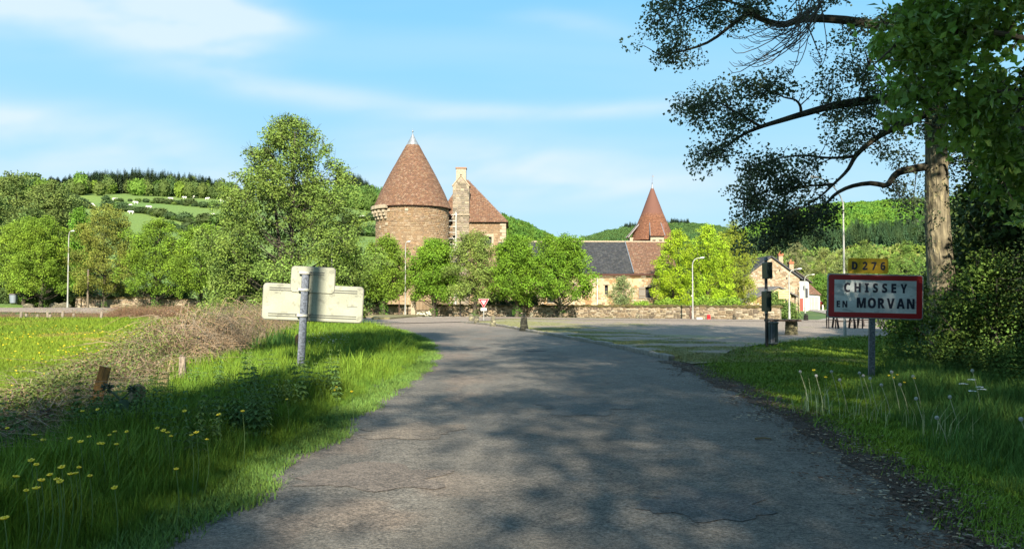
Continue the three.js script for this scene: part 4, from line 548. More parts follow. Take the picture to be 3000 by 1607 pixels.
{
  const r = rng(600), broad = [], firs = [], edge = [], rightWood = [], rightFirs = [], farWood = [], farFirs = [], foot = [], mid = [];
  const put = (l, px, rr, hgt, wd, col, k = 0.2) => { const d = rr / Math.hypot(1, (px - 1500) / F), x = (px - 1500) / F * d, z = -d; l.push([x, gh(x, z) - 0.4, z, [wd * (0.8 + 0.4 * r()), hgt * (0.8 + 0.4 * r()) * (l === firs || l === rightFirs || l === farFirs ? 1 : 0.75), wd * (0.8 + 0.4 * r())], 0, r() * 6.28, 0, tint(col, r, k, 0.14)]); };
  for (let i = 0; i < 620; i++) { const px = 130 + r() * 560; put(firs, px, 462 + r() * 60, pw([[150, 7], [300, 11], [420, 13], [600, 11], [690, 7]], px), 15, [0.05, 0.085, 0.04]); }
  for (let i = 0; i < 260; i++) { const px = 985 + r() * 120; put(firs, px, 440 + r() * 60, pw([[985, 17], [1050, 15], [1100, 10]], px), 16, [0.05, 0.085, 0.045]); }
  for (let i = 0; i < 150; i++) { const px = -300 + r() * 1250; put(edge, px, 432 + r() * 40, 5.5 + 4 * r(), 4.6, r() < 0.3 ? [0.12, 0.2, 0.03] : [0.085, 0.13, 0.035]); }
  for (let i = 0; i < 40; i++) put(edge, 990 + r() * 130, 410 + r() * 20, 7 + 4 * r(), 5.5, [0.09, 0.16, 0.035]);
  for (let i = 0; i < 420; i++) { const px = 1440 + r() * 190; put(broad, px, 330 + r() * 150, 8.5, 5, [0.08, 0.16, 0.025]); }
  // hedgerows across the pasture
  const hedge = (pts, n, hh) => { for (let i = 0; i < n; i++) { const t = i / n + 0.02 * r(), f = t * (pts.length - 1), k = Math.min(pts.length - 2, Math.floor(f)), px = lerp(pts[k][0], pts[k + 1][0], f - k), py = lerp(pts[k][1], pts[k + 1][1], f - k), p = hit(px, py + 3 * r()); if (!p || p.z < -700) continue; if (r() < 0.12) continue; const s = hh * (0.45 + 1.1 * r() * r() + 0.3 * r()); p.x += 2 * (r() - 0.5); p.z += 3 * (r() - 0.5); mid.push([p.x, p.y - 0.3, p.z, [s * 1.2, s * 0.75, s * 1.2], 0, r() * 6, 0, tint(r() < 0.2 ? [0.1, 0.16, 0.035] : [0.065, 0.1, 0.035], r, 0.2)]); } };
  hedge([[311, 586], [400, 590], [470, 594]], 14, 1.7); hedge([[470, 594], [560, 602], [660, 612], [740, 620]], 70, 2.2); hedge([[295, 608], [370, 617], [450, 628], [520, 645], [620, 658], [720, 668]], 120, 2.4); hedge([[1010, 655], [1100, 640]], 20, 2.8); hedge([[1010, 690], [1100, 688]], 24, 2.8); hedge([[180, 590], [260, 610]], 18, 3); hedge([[1480, 690], [1620, 705]], 34, 3.2); hedge([[1040, 600], [1100, 592]], 18, 2.6); hedge([[480, 672], [640, 690]], 46, 2.2);
  wood('pine_wood', 'dark conifer wood crowning the hill above the pastures', firs, firGeo, M.leafDense);
  wood('hilltop_wood', 'rounded broadleaf trees along the upper edge of the pastures', edge, crownGeo, M.leafDense, true);
  wood('hillside_wood', 'green broadleaf wood on the slope right of the castle wing', broad, crownGeo, M.leafDense, true);
  wood('hedgerow', 'dark hedgerows dividing the pasture on the hillside', mid, crownGeo, M.leafDense, true);
  for (let i = 0; i < 3600; i++) { const px = 1600 + r() * 620; put(farWood, px, 620 + 520 * Math.sqrt(r()), 10, 7, [0.075, 0.14, 0.04], 0.18); }
  for (let i = 0; i < 200; i++) put(farFirs, 1830 + r() * 190, 1085 + r() * 40, 16, 24, [0.05, 0.085, 0.045]);
  wood('distant_wood', 'distant wooded ridge behind the slim red tower', farWood, crownGeo, M.leafDense, true); wood('distant_pines', 'row of distant pines on the ridge behind the slim tower', farFirs, firGeo, M.leafDense);
  for (let i = 0; i < 4500; i++) { const px = 2060 + r() * 1500; put(rightWood, px, 440 + 400 * Math.sqrt(r()), 10, 6, r() < 0.25 ? [0.13, 0.25, 0.03] : [0.1, 0.2, 0.028], 0.22); }
  for (let i = 0; i < 520; i++) { const px = 2150 + r() * 900; put(rightFirs, px, 320 + r() * 120, 12, 15, [0.07, 0.125, 0.05]); }
  for (let i = 0; i < 520; i++) { const px = 2080 + r() * 900; put(foot, px, 190 + r() * 100, 8, 4.6, r() < 0.5 ? [0.15, 0.18, 0.05] : [0.13, 0.2, 0.035]); }
  wood('forest_slope', 'bright green broadleaf forest covering the right hillside', rightWood, crownGeo, M.leafDense, true);
  wood('spruce_stand', 'blue-green spruce stand on the lower right hillside', rightFirs, firGeo, M.leafDense);
  wood('valley_trees', 'pale spring trees at the foot of the right hillside', foot, crownGeo, M.leafDense, true);
}
// ---------- the great alder overhanging from the right, and the trees that shade the road ----------
const nearLeaf = leafy([1, 1, 1], 0.4);
function limbed(t, limbs, blobs, leaves, col, seed, bark, sc = 1, root = t) {   // limbs: photo points with their distance; blobs: [px, py, rx, ry, d, sprays, twigs]
  const r = rng(seed), all = [], tubes = [], L = [[], []], o = t.position; const loc = (px, py, d) => at(px, py, d).sub(o);
  const limbMeshes = limbs.map(({ pts, r0, r1 = 0.012 }) => { const p = pts.map((q) => loc(...q)); const c = new THREE.CatmullRomCurve3(p); for (let i = 0; i <= 24; i++) all.push(c.getPoint(i / 24)); return part('limb', tube(p, r0, r1, 26, 7, 0.8), bark, root); });
  for (const [px, py, rx, ry, d, n, tw, cc] of blobs) {
    const tips = []; for (let k = 0; k < tw; k++) {
      const a = r() * 6.283, q = Math.sqrt(r()), e = loc(px + Math.cos(a) * q * rx, py + Math.sin(a) * q * ry, d + (r() - 0.5) * 2 * rx / F * d * 0.8); let best = null, bd = 1e9; for (const p of all) { const dd = p.distanceTo(e) + 0.4 * r(); if (dd < bd) { bd = dd; best = p; } }
      if (bd > 3.2) continue; const m = best.clone().lerp(e, 0.5).add(onBall(r).multiplyScalar(0.12 * bd)); tubes.push(tube([best, m, e], 0.008 + 0.007 * bd, 0.003, 6, 4)); tips.push([m, e]);
    }
    for (let k = 0; k < n; k++) { const [m, e] = tips.length ? tips[Math.floor(r() * tips.length)] : [loc(px, py, d), loc(px, py, d)]; const p = m.clone().lerp(e, 0.25 + 0.85 * r()).add(onBall(r).multiplyScalar(0.2 * r())); L[k & 1].push([p.x, p.y, p.z, sc * (0.7 + 0.55 * r()), r() - 0.5, r() * 6.28, r() - 0.5, tint(cc || col, r, 0.3)]); }
  }
  if (tubes.length) part('twigs', merge(tubes), bark, limbMeshes[0] ?? root);
  const cr = new THREE.Group(); cr.name = 'crown'; t.add(cr); inst('foliage', leaves[0], nearLeaf, cr, L[0]); inst('foliage', leaves[1], nearLeaf, cr, L[1]);
}
{
  const d = 17, p = at(2752, 900, d), t = thing('great_alder', 'great pale-barked alder with long bare limbs reaching out over the square', 'tree', p.x, 0, -d);
  const tk = part('trunk', tube([V(0.12, -0.2, 0), V(0.08, 1.5, 0), V(0, 3, 0), V(-0.05, 4.6, 0.1), V(-0.05, 6.5, 0.1), V(0.1, 9, 0), V(0.4, 13, 0)], 0.31, 0.12, 24, 14), std([0.38, 0.32, 0.22], { map: rep(barkTex, 2, 0.45), bumpMap: rep(barkTex, 2, 0.45), bumpScale: 0.04, roughness: 1 }), t);
  const limbs = [
    { pts: [[2750, 60, 17], [2600, 75, 16.8], [2467, 58, 16.5], [2351, 55, 16.3], [2293, 72, 16.2], [2229, 55, 16], [2195, 40, 16], [2148, 70, 15.9], [2078, 122, 15.8], [1991, 151, 15.7], [1930, 160, 15.6]], r0: 0.12, r1: 0.01 },
    { pts: [[2229, 55, 16], [2180, 20, 15.9], [2100, 0, 15.8], [2000, 40, 15.6], [1930, 60, 15.6]], r0: 0.04, r1: 0.006 },
    { pts: [[2750, 265, 17], [2640, 285, 16.8], [2525, 296, 16.6], [2438, 310, 16.4], [2356, 332, 16.2], [2293, 351, 16], [2229, 371, 15.9], [2177, 394, 15.8], [2125, 429, 15.7], [2080, 450, 15.6]], r0: 0.13, r1: 0.008 },
    { pts: [[2348, 332, 16.2], [2345, 310, 16.1], [2330, 292, 16], [2300, 285, 16], [2250, 262, 15.9], [2200, 250, 15.8]], r0: 0.035, r1: 0.006 },
    { pts: [[2229, 371, 15.9], [2160, 330, 15.7], [2100, 300, 15.6], [2020, 310, 15.5]], r0: 0.035, r1: 0.006 },
    { pts: [[2745, 320, 17], [2687, 345, 16.8], [2629, 371, 16.6], [2565, 406, 16.4], [2507, 458, 16.2], [2484, 498, 16.1], [2443, 539, 16], [2391, 585, 15.9], [2330, 615, 15.8]], r0: 0.1, r1: 0.008 },
    { pts: [[2507, 458, 16.2], [2430, 462, 16], [2340, 455, 15.8], [2250, 470, 15.7], [2200, 490, 15.6]], r0: 0.035, r1: 0.006 },
    { pts: [[2443, 539, 16], [2360, 545, 15.9], [2270, 555, 15.8], [2180, 580, 15.7]], r0: 0.03, r1: 0.006 },
    { pts: [[2755, 480, 17], [2681, 493, 16.9], [2640, 502, 16.8], [2618, 518, 16.7], [2600, 542, 16.6], [2554, 536, 16.4], [2496, 545, 16.2], [2449, 568, 16], [2415, 602, 15.9], [2360, 640, 15.8], [2290, 690, 15.7], [2240, 740, 15.6]], r0: 0.1, r1: 0.006 },
    { pts: [[2600, 60, 16.8], [2560, 140, 16.6], [2540, 220, 16.5], [2500, 330, 16.4]], r0: 0.05, r1: 0.008 },
    { pts: [[2760, -150, 17], [2600, -80, 16.6], [2450, -40, 16.3], [2300, -60, 16]], r0: 0.1, r1: 0.02 },
  ];
  const blobs = [
    [2010, 40, 110, 60, 15.7, 130, 26], [1950, 120, 85, 55, 15.6, 80, 18], [2000, 170, 60, 40, 15.7, 38, 10], [2120, 40, 80, 45, 15.9, 80, 16], [2230, 20, 90, 30, 16, 60, 14], [2400, 20, 90, 35, 16.4, 60, 14],
    [2110, 300, 110, 60, 15.6, 130, 28], [2030, 330, 60, 50, 15.5, 60, 14], [2090, 400, 80, 55, 15.6, 85, 16], [2080, 465, 50, 30, 15.6, 26, 8], [2250, 245, 80, 45, 15.9, 80, 16], [2180, 360, 70, 40, 15.8, 50, 10],
    [2440, 240, 70, 80, 16.3, 90, 16], [2520, 150, 80, 80, 16.5, 120, 18], [2560, 280, 60, 60, 16.5, 90, 14], [2480, 330, 90, 40, 16.4, 70, 12], [2450, 400, 90, 50, 16.1, 70, 12], [2600, 360, 70, 60, 16.6, 90, 14],
    [2290, 465, 120, 40, 15.8, 95, 22], [2250, 520, 90, 40, 15.8, 85, 16], [2200, 580, 80, 50, 15.7, 100, 20], [2330, 560, 80, 50, 15.9, 85, 16], [2330, 630, 90, 45, 15.8, 140, 24], [2240, 640, 80, 45, 15.7, 110, 20], [2380, 640, 60, 45, 15.8, 70, 12], [2210, 700, 50, 50, 15.6, 30, 10], [2290, 700, 60, 35, 15.7, 40, 10], [2620, 450, 60, 40, 16.6, 40, 8], [2660, 570, 40, 70, 16.8, 60, 12], [2680, 120, 90, 120, 16.9, 190, 20], [2700, 300, 80, 90, 16.6, 150, 16], [2820, 380, 90, 110, 16.8, 150, 16],
  ];
  limbed(t, limbs, blobs.map(([a, b, c, d2, e, n, w]) => [a, b, c * 1.05, d2 * 1.05, e, Math.round(n * 0.5), w]), sprays.near, [0.085, 0.125, 0.05], 701, M.barkDark, 1.05, t);
  // the crown above the frame
  const r = rng(702), L = [[], []]; for (let k = 0; k < 1300; k++) { const q = onBall(r).multiplyScalar(Math.pow(r(), 0.4)); const p = V(-0.8 + q.x * 5.5, 13.2 + q.y * 4.6, 0.5 + q.z * 4.5); if (fbm(p.x * 0.5, p.y * 0.5, p.z * 0.5, 2) < -0.12) continue; L[k & 1].push([p.x, p.y, p.z, 0.7 + 0.5 * r(), r() - 0.5, r() * 6.28, r() - 0.5, tint([0.07, 0.11, 0.03], r)]); }
  const cr = new THREE.Group(); cr.name = 'crown'; t.add(cr); inst('foliage', sprays.shade[0], nearLeaf, cr, L[0]); inst('foliage', sprays.shade[1], nearLeaf, cr, L[1]);
  // ivy up the trunk
  const I = []; for (let k = 0; k < 420; k++) { const y = 0.2 + 9.5 * r(), a = r() * 6.28; if (y > 2.2 && y < 5.2 && fbm(y * 1.1, a * 0.8, 3, 2) < 0.05 + 0.2 * (r() - 0.5)) continue; I.push([Math.cos(a) * 0.31, y, Math.sin(a) * 0.31, 0.5 + 0.5 * r(), 0, a, 0, tint([0.05, 0.09, 0.02], r)]); } inst('ivy', sprays.near[0], nearLeaf, t, I);
  // bare hanging twigs at the top
  const tw = []; for (let k = 0; k < 26; k++) { const s = at(2330 + 90 * r(), -20 + 60 * r(), 15.4).sub(t.position), e = at(2150 + 260 * r(), 80 + 150 * r(), 15.2).sub(t.position), m = s.clone().lerp(e, 0.5).add(V(0.1, -0.18 * r() - 0.05, 0)); const e2 = e.clone().add(V(-0.12, 0.1, 0)); tw.push(tube([s, m, e, e2], 0.012, 0.005, 10, 4)); for (let j = 0; j < 3; j++) { const b = m.clone().lerp(e, 0.3 + 0.6 * r()); tw.push(tube([b, b.clone().add(V(-0.1 + 0.05 * r(), -0.02, 0.05 * r())), b.clone().add(V(-0.2, 0.08 * r(), 0.08 * r()))], 0.007, 0.004, 4, 4)); } }
  part('bare_twigs', merge(tw), std([0.12, 0.105, 0.085]), t);
}
// the hazel whose broad leaves hang into the upper right corner
{
  const t = thing('hazel_tree', 'broad-leaved hazel hanging bright leaves over the town sign side', 'tree', 7.9, 0, -10.2);
  part('trunk', merge([tube([V(0, -0.2, 0), V(0.05, 2, 0), V(-0.2, 4.5, 0.2), V(-0.6, 7, 0.3)], 0.2, 0.05, 12, 9), tube([V(0.2, -0.2, 0.1), V(0.5, 2, 0.3), V(0.9, 5, 0.2)], 0.15, 0.03, 10, 8), tube([V(-0.1, -0.2, -0.2), V(-0.4, 2, -0.6), V(-1, 4.6, -1)], 0.14, 0.03, 10, 8)]), M.barkDark, t);
  const limbs = [{ pts: [[3250, 250, 10], [3050, 130, 9.7], [2850, 90, 9.5], [2650, 120, 9.3], [2560, 190, 9.2]], r0: 0.06, r1: 0.008 }, { pts: [[3250, 380, 10], [3050, 300, 9.8], [2850, 260, 9.6], [2700, 300, 9.5]], r0: 0.05, r1: 0.008 }, { pts: [[3250, 60, 10], [3000, -40, 9.7], [2750, -20, 9.5], [2620, 40, 9.4]], r0: 0.05, r1: 0.008 }, { pts: [[3250, 600, 10.5], [3050, 520, 10.4], [2930, 500, 10.3]], r0: 0.04, r1: 0.008 }];
  limbed(t, limbs, [[2640, 110, 90, 90, 9.4, 60, 14], [2700, 230, 90, 80, 9.5, 62, 14], [2800, 120, 110, 110, 9.6, 90, 16], [2900, 260, 110, 110, 9.7, 110, 18], [2950, 60, 100, 100, 9.8, 90, 16], [2640, 290, 70, 50, 9.5, 26, 8], [2900, 420, 90, 110, 10.2, 95, 14], [3000, 560, 80, 110, 10.3, 90, 12], [2760, 10, 100, 50, 9.6, 70, 10]].map(([a, b, c, d2, e, n, w]) => [a, b, c * 1.1, d2 * 1.1, e, Math.round(n * 0.72), w]), sprays.big, [0.17, 0.3, 0.025], 711, M.barkDark, 1);
}
// thicket along the right edge: each bush a thing
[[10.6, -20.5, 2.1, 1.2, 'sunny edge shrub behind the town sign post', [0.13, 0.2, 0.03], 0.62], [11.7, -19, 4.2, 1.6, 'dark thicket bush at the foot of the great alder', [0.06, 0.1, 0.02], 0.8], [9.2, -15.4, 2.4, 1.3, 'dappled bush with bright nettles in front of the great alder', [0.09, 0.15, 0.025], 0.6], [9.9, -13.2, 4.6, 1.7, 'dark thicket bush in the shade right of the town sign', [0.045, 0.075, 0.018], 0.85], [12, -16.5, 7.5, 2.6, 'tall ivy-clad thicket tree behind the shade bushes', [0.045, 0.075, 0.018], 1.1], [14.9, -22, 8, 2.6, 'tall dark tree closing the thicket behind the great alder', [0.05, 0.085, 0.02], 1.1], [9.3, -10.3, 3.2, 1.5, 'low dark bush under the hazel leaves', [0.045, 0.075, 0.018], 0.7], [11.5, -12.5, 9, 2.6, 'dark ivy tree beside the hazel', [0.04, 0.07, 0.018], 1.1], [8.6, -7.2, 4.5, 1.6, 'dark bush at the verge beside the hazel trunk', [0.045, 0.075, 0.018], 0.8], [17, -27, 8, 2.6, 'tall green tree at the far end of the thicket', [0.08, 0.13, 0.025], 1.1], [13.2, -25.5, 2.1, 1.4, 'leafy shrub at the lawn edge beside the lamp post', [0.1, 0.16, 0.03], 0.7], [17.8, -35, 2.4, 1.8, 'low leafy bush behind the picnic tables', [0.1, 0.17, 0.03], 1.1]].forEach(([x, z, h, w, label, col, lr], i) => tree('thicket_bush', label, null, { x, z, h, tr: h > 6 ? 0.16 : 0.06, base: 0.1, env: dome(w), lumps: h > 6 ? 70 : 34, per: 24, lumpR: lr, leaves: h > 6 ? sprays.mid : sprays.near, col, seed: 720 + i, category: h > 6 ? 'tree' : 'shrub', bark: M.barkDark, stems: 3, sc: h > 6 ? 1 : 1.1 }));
// tall roadside trees beside and behind the viewpoint, whose shade lies over the road
[[4.9, 2.5, 22, 5.2, 11.8], [5.4, 12.5, 23, 7, 9], [13.6, -3.5, 18, 3.6, 3], [13, 9, 20, 5.5, 5], [6, 24, 25, 7.5, 10], [17, -12, 17, 4.5, 4], [-3.4, 18, 18.5, 3.6, 7], [7.6, -8, 20, 5.2, 10.5], [-3.5, 5, 24, 2.7, 15.5]].forEach(([x, z, h, w, base], i) => tree('roadside_ash', 'tall spreading roadside tree shading the road beside the viewpoint', 'tall trees shading the road', { x, z, h, tr: 0.34, base, env: dome(w), lumps: w < 3 ? 22 : z > 10 ? 54 : 42, per: 21, lumpR: w < 3 ? 1.2 : 1.5, leaves: sprays.shade, col: [0.09, 0.14, 0.03], seed: 740 + i, bark: M.bark, lean: z === -8 ? -0.24 : x > 4 && x < 7 ? -0.07 : x < 0 ? 0.05 : 0, sc: 1.15, mat: M.leaf }));
// ---------- signs ----------
const font = await new FontLoader().loadAsync('fonts/droid/droid_sans_bold.typeface.json');
const plate = (w, h, r, d) => { const s = new THREE.Shape(), a = w / 2, b = h / 2; s.moveTo(-a + r, -b); s.lineTo(a - r, -b); s.absarc(a - r, -b + r, r, -Math.PI / 2, 0); s.lineTo(a, b - r); s.absarc(a - r, b - r, r, 0, Math.PI / 2); s.lineTo(-a + r, b); s.absarc(-a + r, b - r, r, Math.PI / 2, Math.PI); s.lineTo(-a, -b + r); s.absarc(-a + r, -b + r, r, Math.PI, 1.5 * Math.PI); return boxUV(new THREE.ExtrudeGeometry(s, { depth: d, bevelEnabled: true, bevelSize: 0.004, bevelThickness: 0.004, bevelSegments: 2, curveSegments: 6 })); };
function letters(parent, text, x0, x1, y, size, z, mat, fat = 1) {   // spread over x0..x1, each letter a mesh
  const gs = [...text].map((c) => { if (c === ' ') return null; const g = new TextGeometry(c, { font, size, depth: 0.001, curveSegments: 5, bevelEnabled: true, bevelSize: size * 0.035, bevelThickness: 0.0006, bevelSegments: 1 }); g.computeBoundingBox(); return g; });
  const ws = gs.map((g) => g ? (g.boundingBox.max.x - g.boundingBox.min.x) * fat : size * 0.25), gap = (x1 - x0 - ws.reduce((a, b) => a + b, 0)) / Math.max(1, text.length - 1); let x = x0;
  gs.forEach((g, i) => { if (g) { g.translate(-g.boundingBox.min.x, 0, 0); g.scale(fat, 1, 1); const m = part('letter', g, mat, parent); m.position.set(x, y, z); } x += ws[i] + gap; });
}
{
  const d = 14.2, u = d / F, p = G(2556, 1112), t = thing('town_sign', 'red bordered white town sign reading CHISSEY EN MORVAN with yellow D 276 plate', 'sign', p.x, 0, p.z);
  t.rotation.set(0, -0.1, -0.024);
  const c = at(2562, 868, d).sub(p), W = 270 * u, H = 130 * u;
  const bm = std([0.42, 0.43, 0.43], { map: rep(grimeTex, 0.8), roughness: 0.5, metalness: 0.3 });
  part('post', boxUV(box(0.1, c.y + 0.42, 0.06, 0, (c.y + 0.42) / 2 - 0.1, -0.04)), M.galv, t);
  const b = part('board', plate(W, H, 0.05, 0.02), bm, t); b.position.set(c.x, c.y, 0);
  const red = part('border', (() => { const s = new THREE.Shape(), rr = (o, w, h, r) => { const a = w / 2, q = h / 2; o.moveTo(-a + r, -q); o.lineTo(a - r, -q); o.absarc(a - r, -q + r, r, -Math.PI / 2, 0); o.lineTo(a, q - r); o.absarc(a - r, q - r, r, 0, Math.PI / 2); o.lineTo(-a + r, q); o.absarc(-a + r, q - r, r, Math.PI / 2, Math.PI); o.lineTo(-a, -q + r); o.absarc(-a + r, -q + r, r, Math.PI, 1.5 * Math.PI); }; rr(s, W - 0.035, H - 0.035, 0.035); const o = new THREE.Path(); const a = W / 2 - 0.115, q = H / 2 - 0.105; o.moveTo(-a, -q); o.lineTo(-a, q); o.lineTo(a, q); o.lineTo(a, -q); o.lineTo(-a, -q); s.holes.push(o); return new THREE.ExtrudeGeometry(s, { depth: 0.002, bevelEnabled: false }); })(), std([0.34, 0.012, 0.014], { roughness: 0.4 }), b); red.position.z = 0.0255;
  part('white_field', box(W - 0.23, H - 0.21, 0.002, 0, 0, 0.0262), std([0.68, 0.72, 0.74], { roughness: 0.4, map: rep(grimeTex, 0.6) }), b);
  const ink = std([0.012, 0.014, 0.03], { roughness: 0.45 });
  letters(b, 'CHISSEY', -W / 2 + 0.28, W / 2 - 0.27, 0.075, 0.155, 0.0285, ink, 0.85); letters(b, 'EN', -W / 2 + 0.155, -W / 2 + 0.34, -0.2, 0.11, 0.0285, ink, 0.85); letters(b, 'MORVAN', -W / 2 + 0.5, W / 2 - 0.145, -0.2, 0.17, 0.0285, ink, 0.85);
  const yW = 113 * u, yH = 43 * u, y = part('road_plate', plate(yW, yH, 0.03, 0.02), std([0.8, 0.47, 0.012], { roughness: 0.45, map: rep(grimeTex, 0.8) }), t); y.position.set(c.x - 20 * u, c.y + H / 2 + yH / 2 + 0.02, 0);
  letters(y, 'D', -yW / 2 + 0.06, -yW / 2 + 0.14, -0.068, 0.135, 0.0255, ink, 0.85); letters(y, '276', -yW / 2 + 0.24, yW / 2 - 0.05, -0.068, 0.135, 0.0255, ink, 0.85);
  for (const q of [-H / 2 + 0.12, H / 2 - 0.12]) part('bracket', box(W * 0.8, 0.05, 0.03, 0, q, -0.016), M.galv, b);
}
{
  const d = 14.5, u = d / F, p = G(880, 1107), t = thing('sign_back', 'bare grey back of a leaning road sign on a galvanised post beside the verge', 'sign', p.x, 0, p.z); t.rotation.set(0, 0.1, -0.045);
  const c = at(893, 886, d).sub(p), W = 287 * u, H = 103 * u, bm = std([0.4, 0.4, 0.31], { map: rep(grimeTex, 0.7), roughness: 0.5 }), line = std([0.12, 0.12, 0.11], { roughness: 0.6 }); c.x += c.y * 0.045;
  part('post', boxUV(rbox(0.13, c.y + 0.66, 0.07, 0, (c.y + 0.66) / 2 - 0.15, 0.06, 0.012)), std([0.28, 0.31, 0.35], { map: rep(galvTex, 1.3), roughness: 0.55, metalness: 0.3 }), t);
  const b = part('board', plate(W, H, 0.06, 0.014), bm, t); b.position.set(c.x, c.y, 0); part('rim', (() => { const g = plate(W + 0.025, H + 0.025, 0.07, 0.01); g.translate(0, 0, -0.012); return g; })(), std([0.2, 0.19, 0.17]), b);
  const s = part('upper_board', plate(124 * u, 74 * u, 0.055, 0.014), bm, t); s.position.set(c.x - 0.02, c.y + H / 2 + 0.1, 0.02); part('rim', (() => { const g = plate(124 * u + 0.022, 74 * u + 0.022, 0.06, 0.008); g.translate(0, 0, -0.011); return g; })(), std([0.2, 0.19, 0.17]), s);
  for (const q of [-H / 2 + 0.085, H / 2 - 0.085]) for (const e of [-0.02, 0.02]) part('rail', box(W - 0.2, 0.011, 0.016, 0, q + e, 0.024), line, b);
  for (const e of [-0.02, 0.02]) part('rail', box(0.4, 0.011, 0.016, 0, 0.12 + e, 0.024), line, s);
  for (const q of [-H / 2 + 0.085, H / 2 - 0.085, H / 2 + 0.22]) { const k = part('clamp', rbox(0.19, 0.045, 0.1, -0.02, c.y + q, 0.062, 0.008), std([0.55, 0.52, 0.42], { metalness: 0.3, roughness: 0.5 }), t); for (const e of [-0.12, 0.12]) part('bolt', cyl(0.012, 0.012, 0.03, e - 0.02, c.y + q, 0.03, 6), line, k); }
  const mk = part('maker_mark', box(0.19, 0.012, 0.003, W / 2 - 0.18, -0.04, 0.0195), line, b); part('maker_mark', box(0.09, 0.006, 0.003, W / 2 - 0.18, -0.015, 0.0195), line, b); part('maker_mark', (() => { const g = new THREE.TorusGeometry(0.022, 0.004, 4, 3).toNonIndexed(); g.translate(W / 2 - 0.18, -0.012, 0.019); return g; })(), line, b);
}
{
  const d = 54.5, u = d / F, p = G(1417, 940), t = thing('give_way_sign', 'red and white give-way triangle on a white post on the grass tip', 'sign', p.x, 0, p.z);
  part('post', cyl(0.035, 0.035, 1.55, 0, -0.1, 0, 8), M.lamp, t);
  const tri = (s, z, dep) => { const h = s * 0.866, sh = new THREE.Shape([[-s / 2, h / 3], [0, -2 * h / 3], [s / 2, h / 3]].map((q) => new THREE.Vector2(...q))); const g = new THREE.ExtrudeGeometry(sh, { depth: dep, bevelEnabled: true, bevelSize: 0.03, bevelThickness: 0.002, bevelSegments: 1 }); g.translate(0, 0, z); return flat(g); };
  const b = part('board', tri(0.68, 0.04, 0.015), M.white, t); b.position.y = 1.31; const r = part('red_band', tri(0.62, 0.061, 0.002), std([0.55, 0.01, 0.025], { roughness: 0.4 }), b); part('white_centre', tri(0.27, 0.067, 0.002), M.white, b);
  part('sub_plate', plate(0.4, 0.19, 0.02, 0.012), M.white, t).position.set(0, 0.8, 0.04); part('foot', cyl(0.2, 0.14, 0.08, 0, -0.02, 0, 12), M.kerb, t);
}
{
  const d = 70, u = d / F, p = at(1349, 926, d), t = thing('direction_sign', 'pair of white direction boards with small yellow plate on a dark post', 'sign', p.x, 0.03, -69.6); const y = (py) => at(1349, py, d).y;
  part('post', cyl(0.05, 0.05, 2.45, 0, -0.05, 0, 8), std([0.06, 0.05, 0.05]), t);
  const arrow = (w, h, dir) => { const s = new THREE.Shape(); s.moveTo(-w / 2, -h / 2); s.lineTo(w / 2, -h / 2); s.lineTo(w / 2, h / 2); s.lineTo(-w / 2, h / 2); s.lineTo(-w / 2 - h * 0.5, 0); const g = new THREE.ExtrudeGeometry(s, { depth: 0.03, bevelEnabled: false }); if (dir < 0) g.rotateY(Math.PI).translate(0, 0, 0.03); return flat(g); };
  part('arrow_board', arrow(1.0, 0.23, 1), M.white, t).position.set(-0.12, y(856), 0.06); part('arrow_board', arrow(1.25, 0.26, -1), M.white, t).position.set(0.2, y(865.5), 0.06);
  part('road_plate', plate(0.44, 0.17, 0.02, 0.015), std([0.75, 0.4, 0.02]), t).position.set(0.05, y(846.5), 0.06);
}
{
  const d = 63, p = at(2303, 936, d), t = thing('yellow_signboard', 'stack of pale yellow direction boards on a dark post before the lean-to shed', 'sign', p.x, 0, -d), ym = std([0.78, 0.62, 0.28], { map: rep(grimeTex, 0.6) });
  part('post', cyl(0.05, 0.05, 2.35, 0, -0.05, 0, 8), std([0.07, 0.05, 0.05]), t);
  for (let k = 0; k < 4; k++) part('direction_board', box(0.9, 0.15, 0.03, -0.12, 1.62 + k * 0.18, 0.06), ym, t); part('direction_board', box(0.5, 0.46, 0.03, -0.02, 1.12, 0.06), ym, t);
}
// ---------- lamp posts ----------
function lamp(px, d, topPy, side, arm, label, baseR = 0.075, headH = 0) {
  const x = X(px, d), y0 = gh(x, -d), h = at(px, topPy, d).y - y0, t = thing('street_lamp', label, 'street lamp', x, y0, -d);
  baseR *= 0.8; part('base', cyl(baseR * 1.35, baseR * 1.2, 0.7, 0, -0.1, 0, 10), M.lamp, t); part('pole', cyl(baseR, baseR * 0.62, h - 0.45, 0, 0.5 - 0.1, 0, 10), M.lamp, t);
  part('arm', tube([V(0, h - 0.12, 0), V(side * arm * 0.12, h + 0.18, 0), V(side * arm * 0.5, h + 0.36 + headH * 0.6, 0), V(side * arm, h + 0.42 + headH, 0)], baseR * 0.55, 0.025, 12, 7), M.lamp, t);
  const g = new THREE.SphereGeometry(1, 12, 8).toNonIndexed(); g.scale(0.2, 0.05, 0.08); g.rotateZ(side * 0.14); g.translate(side * (arm + 0.15), h + 0.44 + headH, 0); const hd = part('lamp_head', g, M.lampHead, t); const gl = new THREE.SphereGeometry(1, 10, 6).toNonIndexed(); gl.scale(0.13, 0.035, 0.06); gl.translate(side * (arm + 0.16), h + 0.41 + headH, 0); part('lens', gl, M.lampHead, hd); return t;
}
lamp(197, 74, 690, 1, 0.2, 'white street lamp standing by the boulders before the limes', 0.09); lamp(971, 66, 700, -1, 0.2, 'slender street lamp rising behind the bare sign back', 0.07); lamp(1187, 69.2, 722, 1, 0.12, 'street lamp on the grass corner left of the iron gate', 0.075);
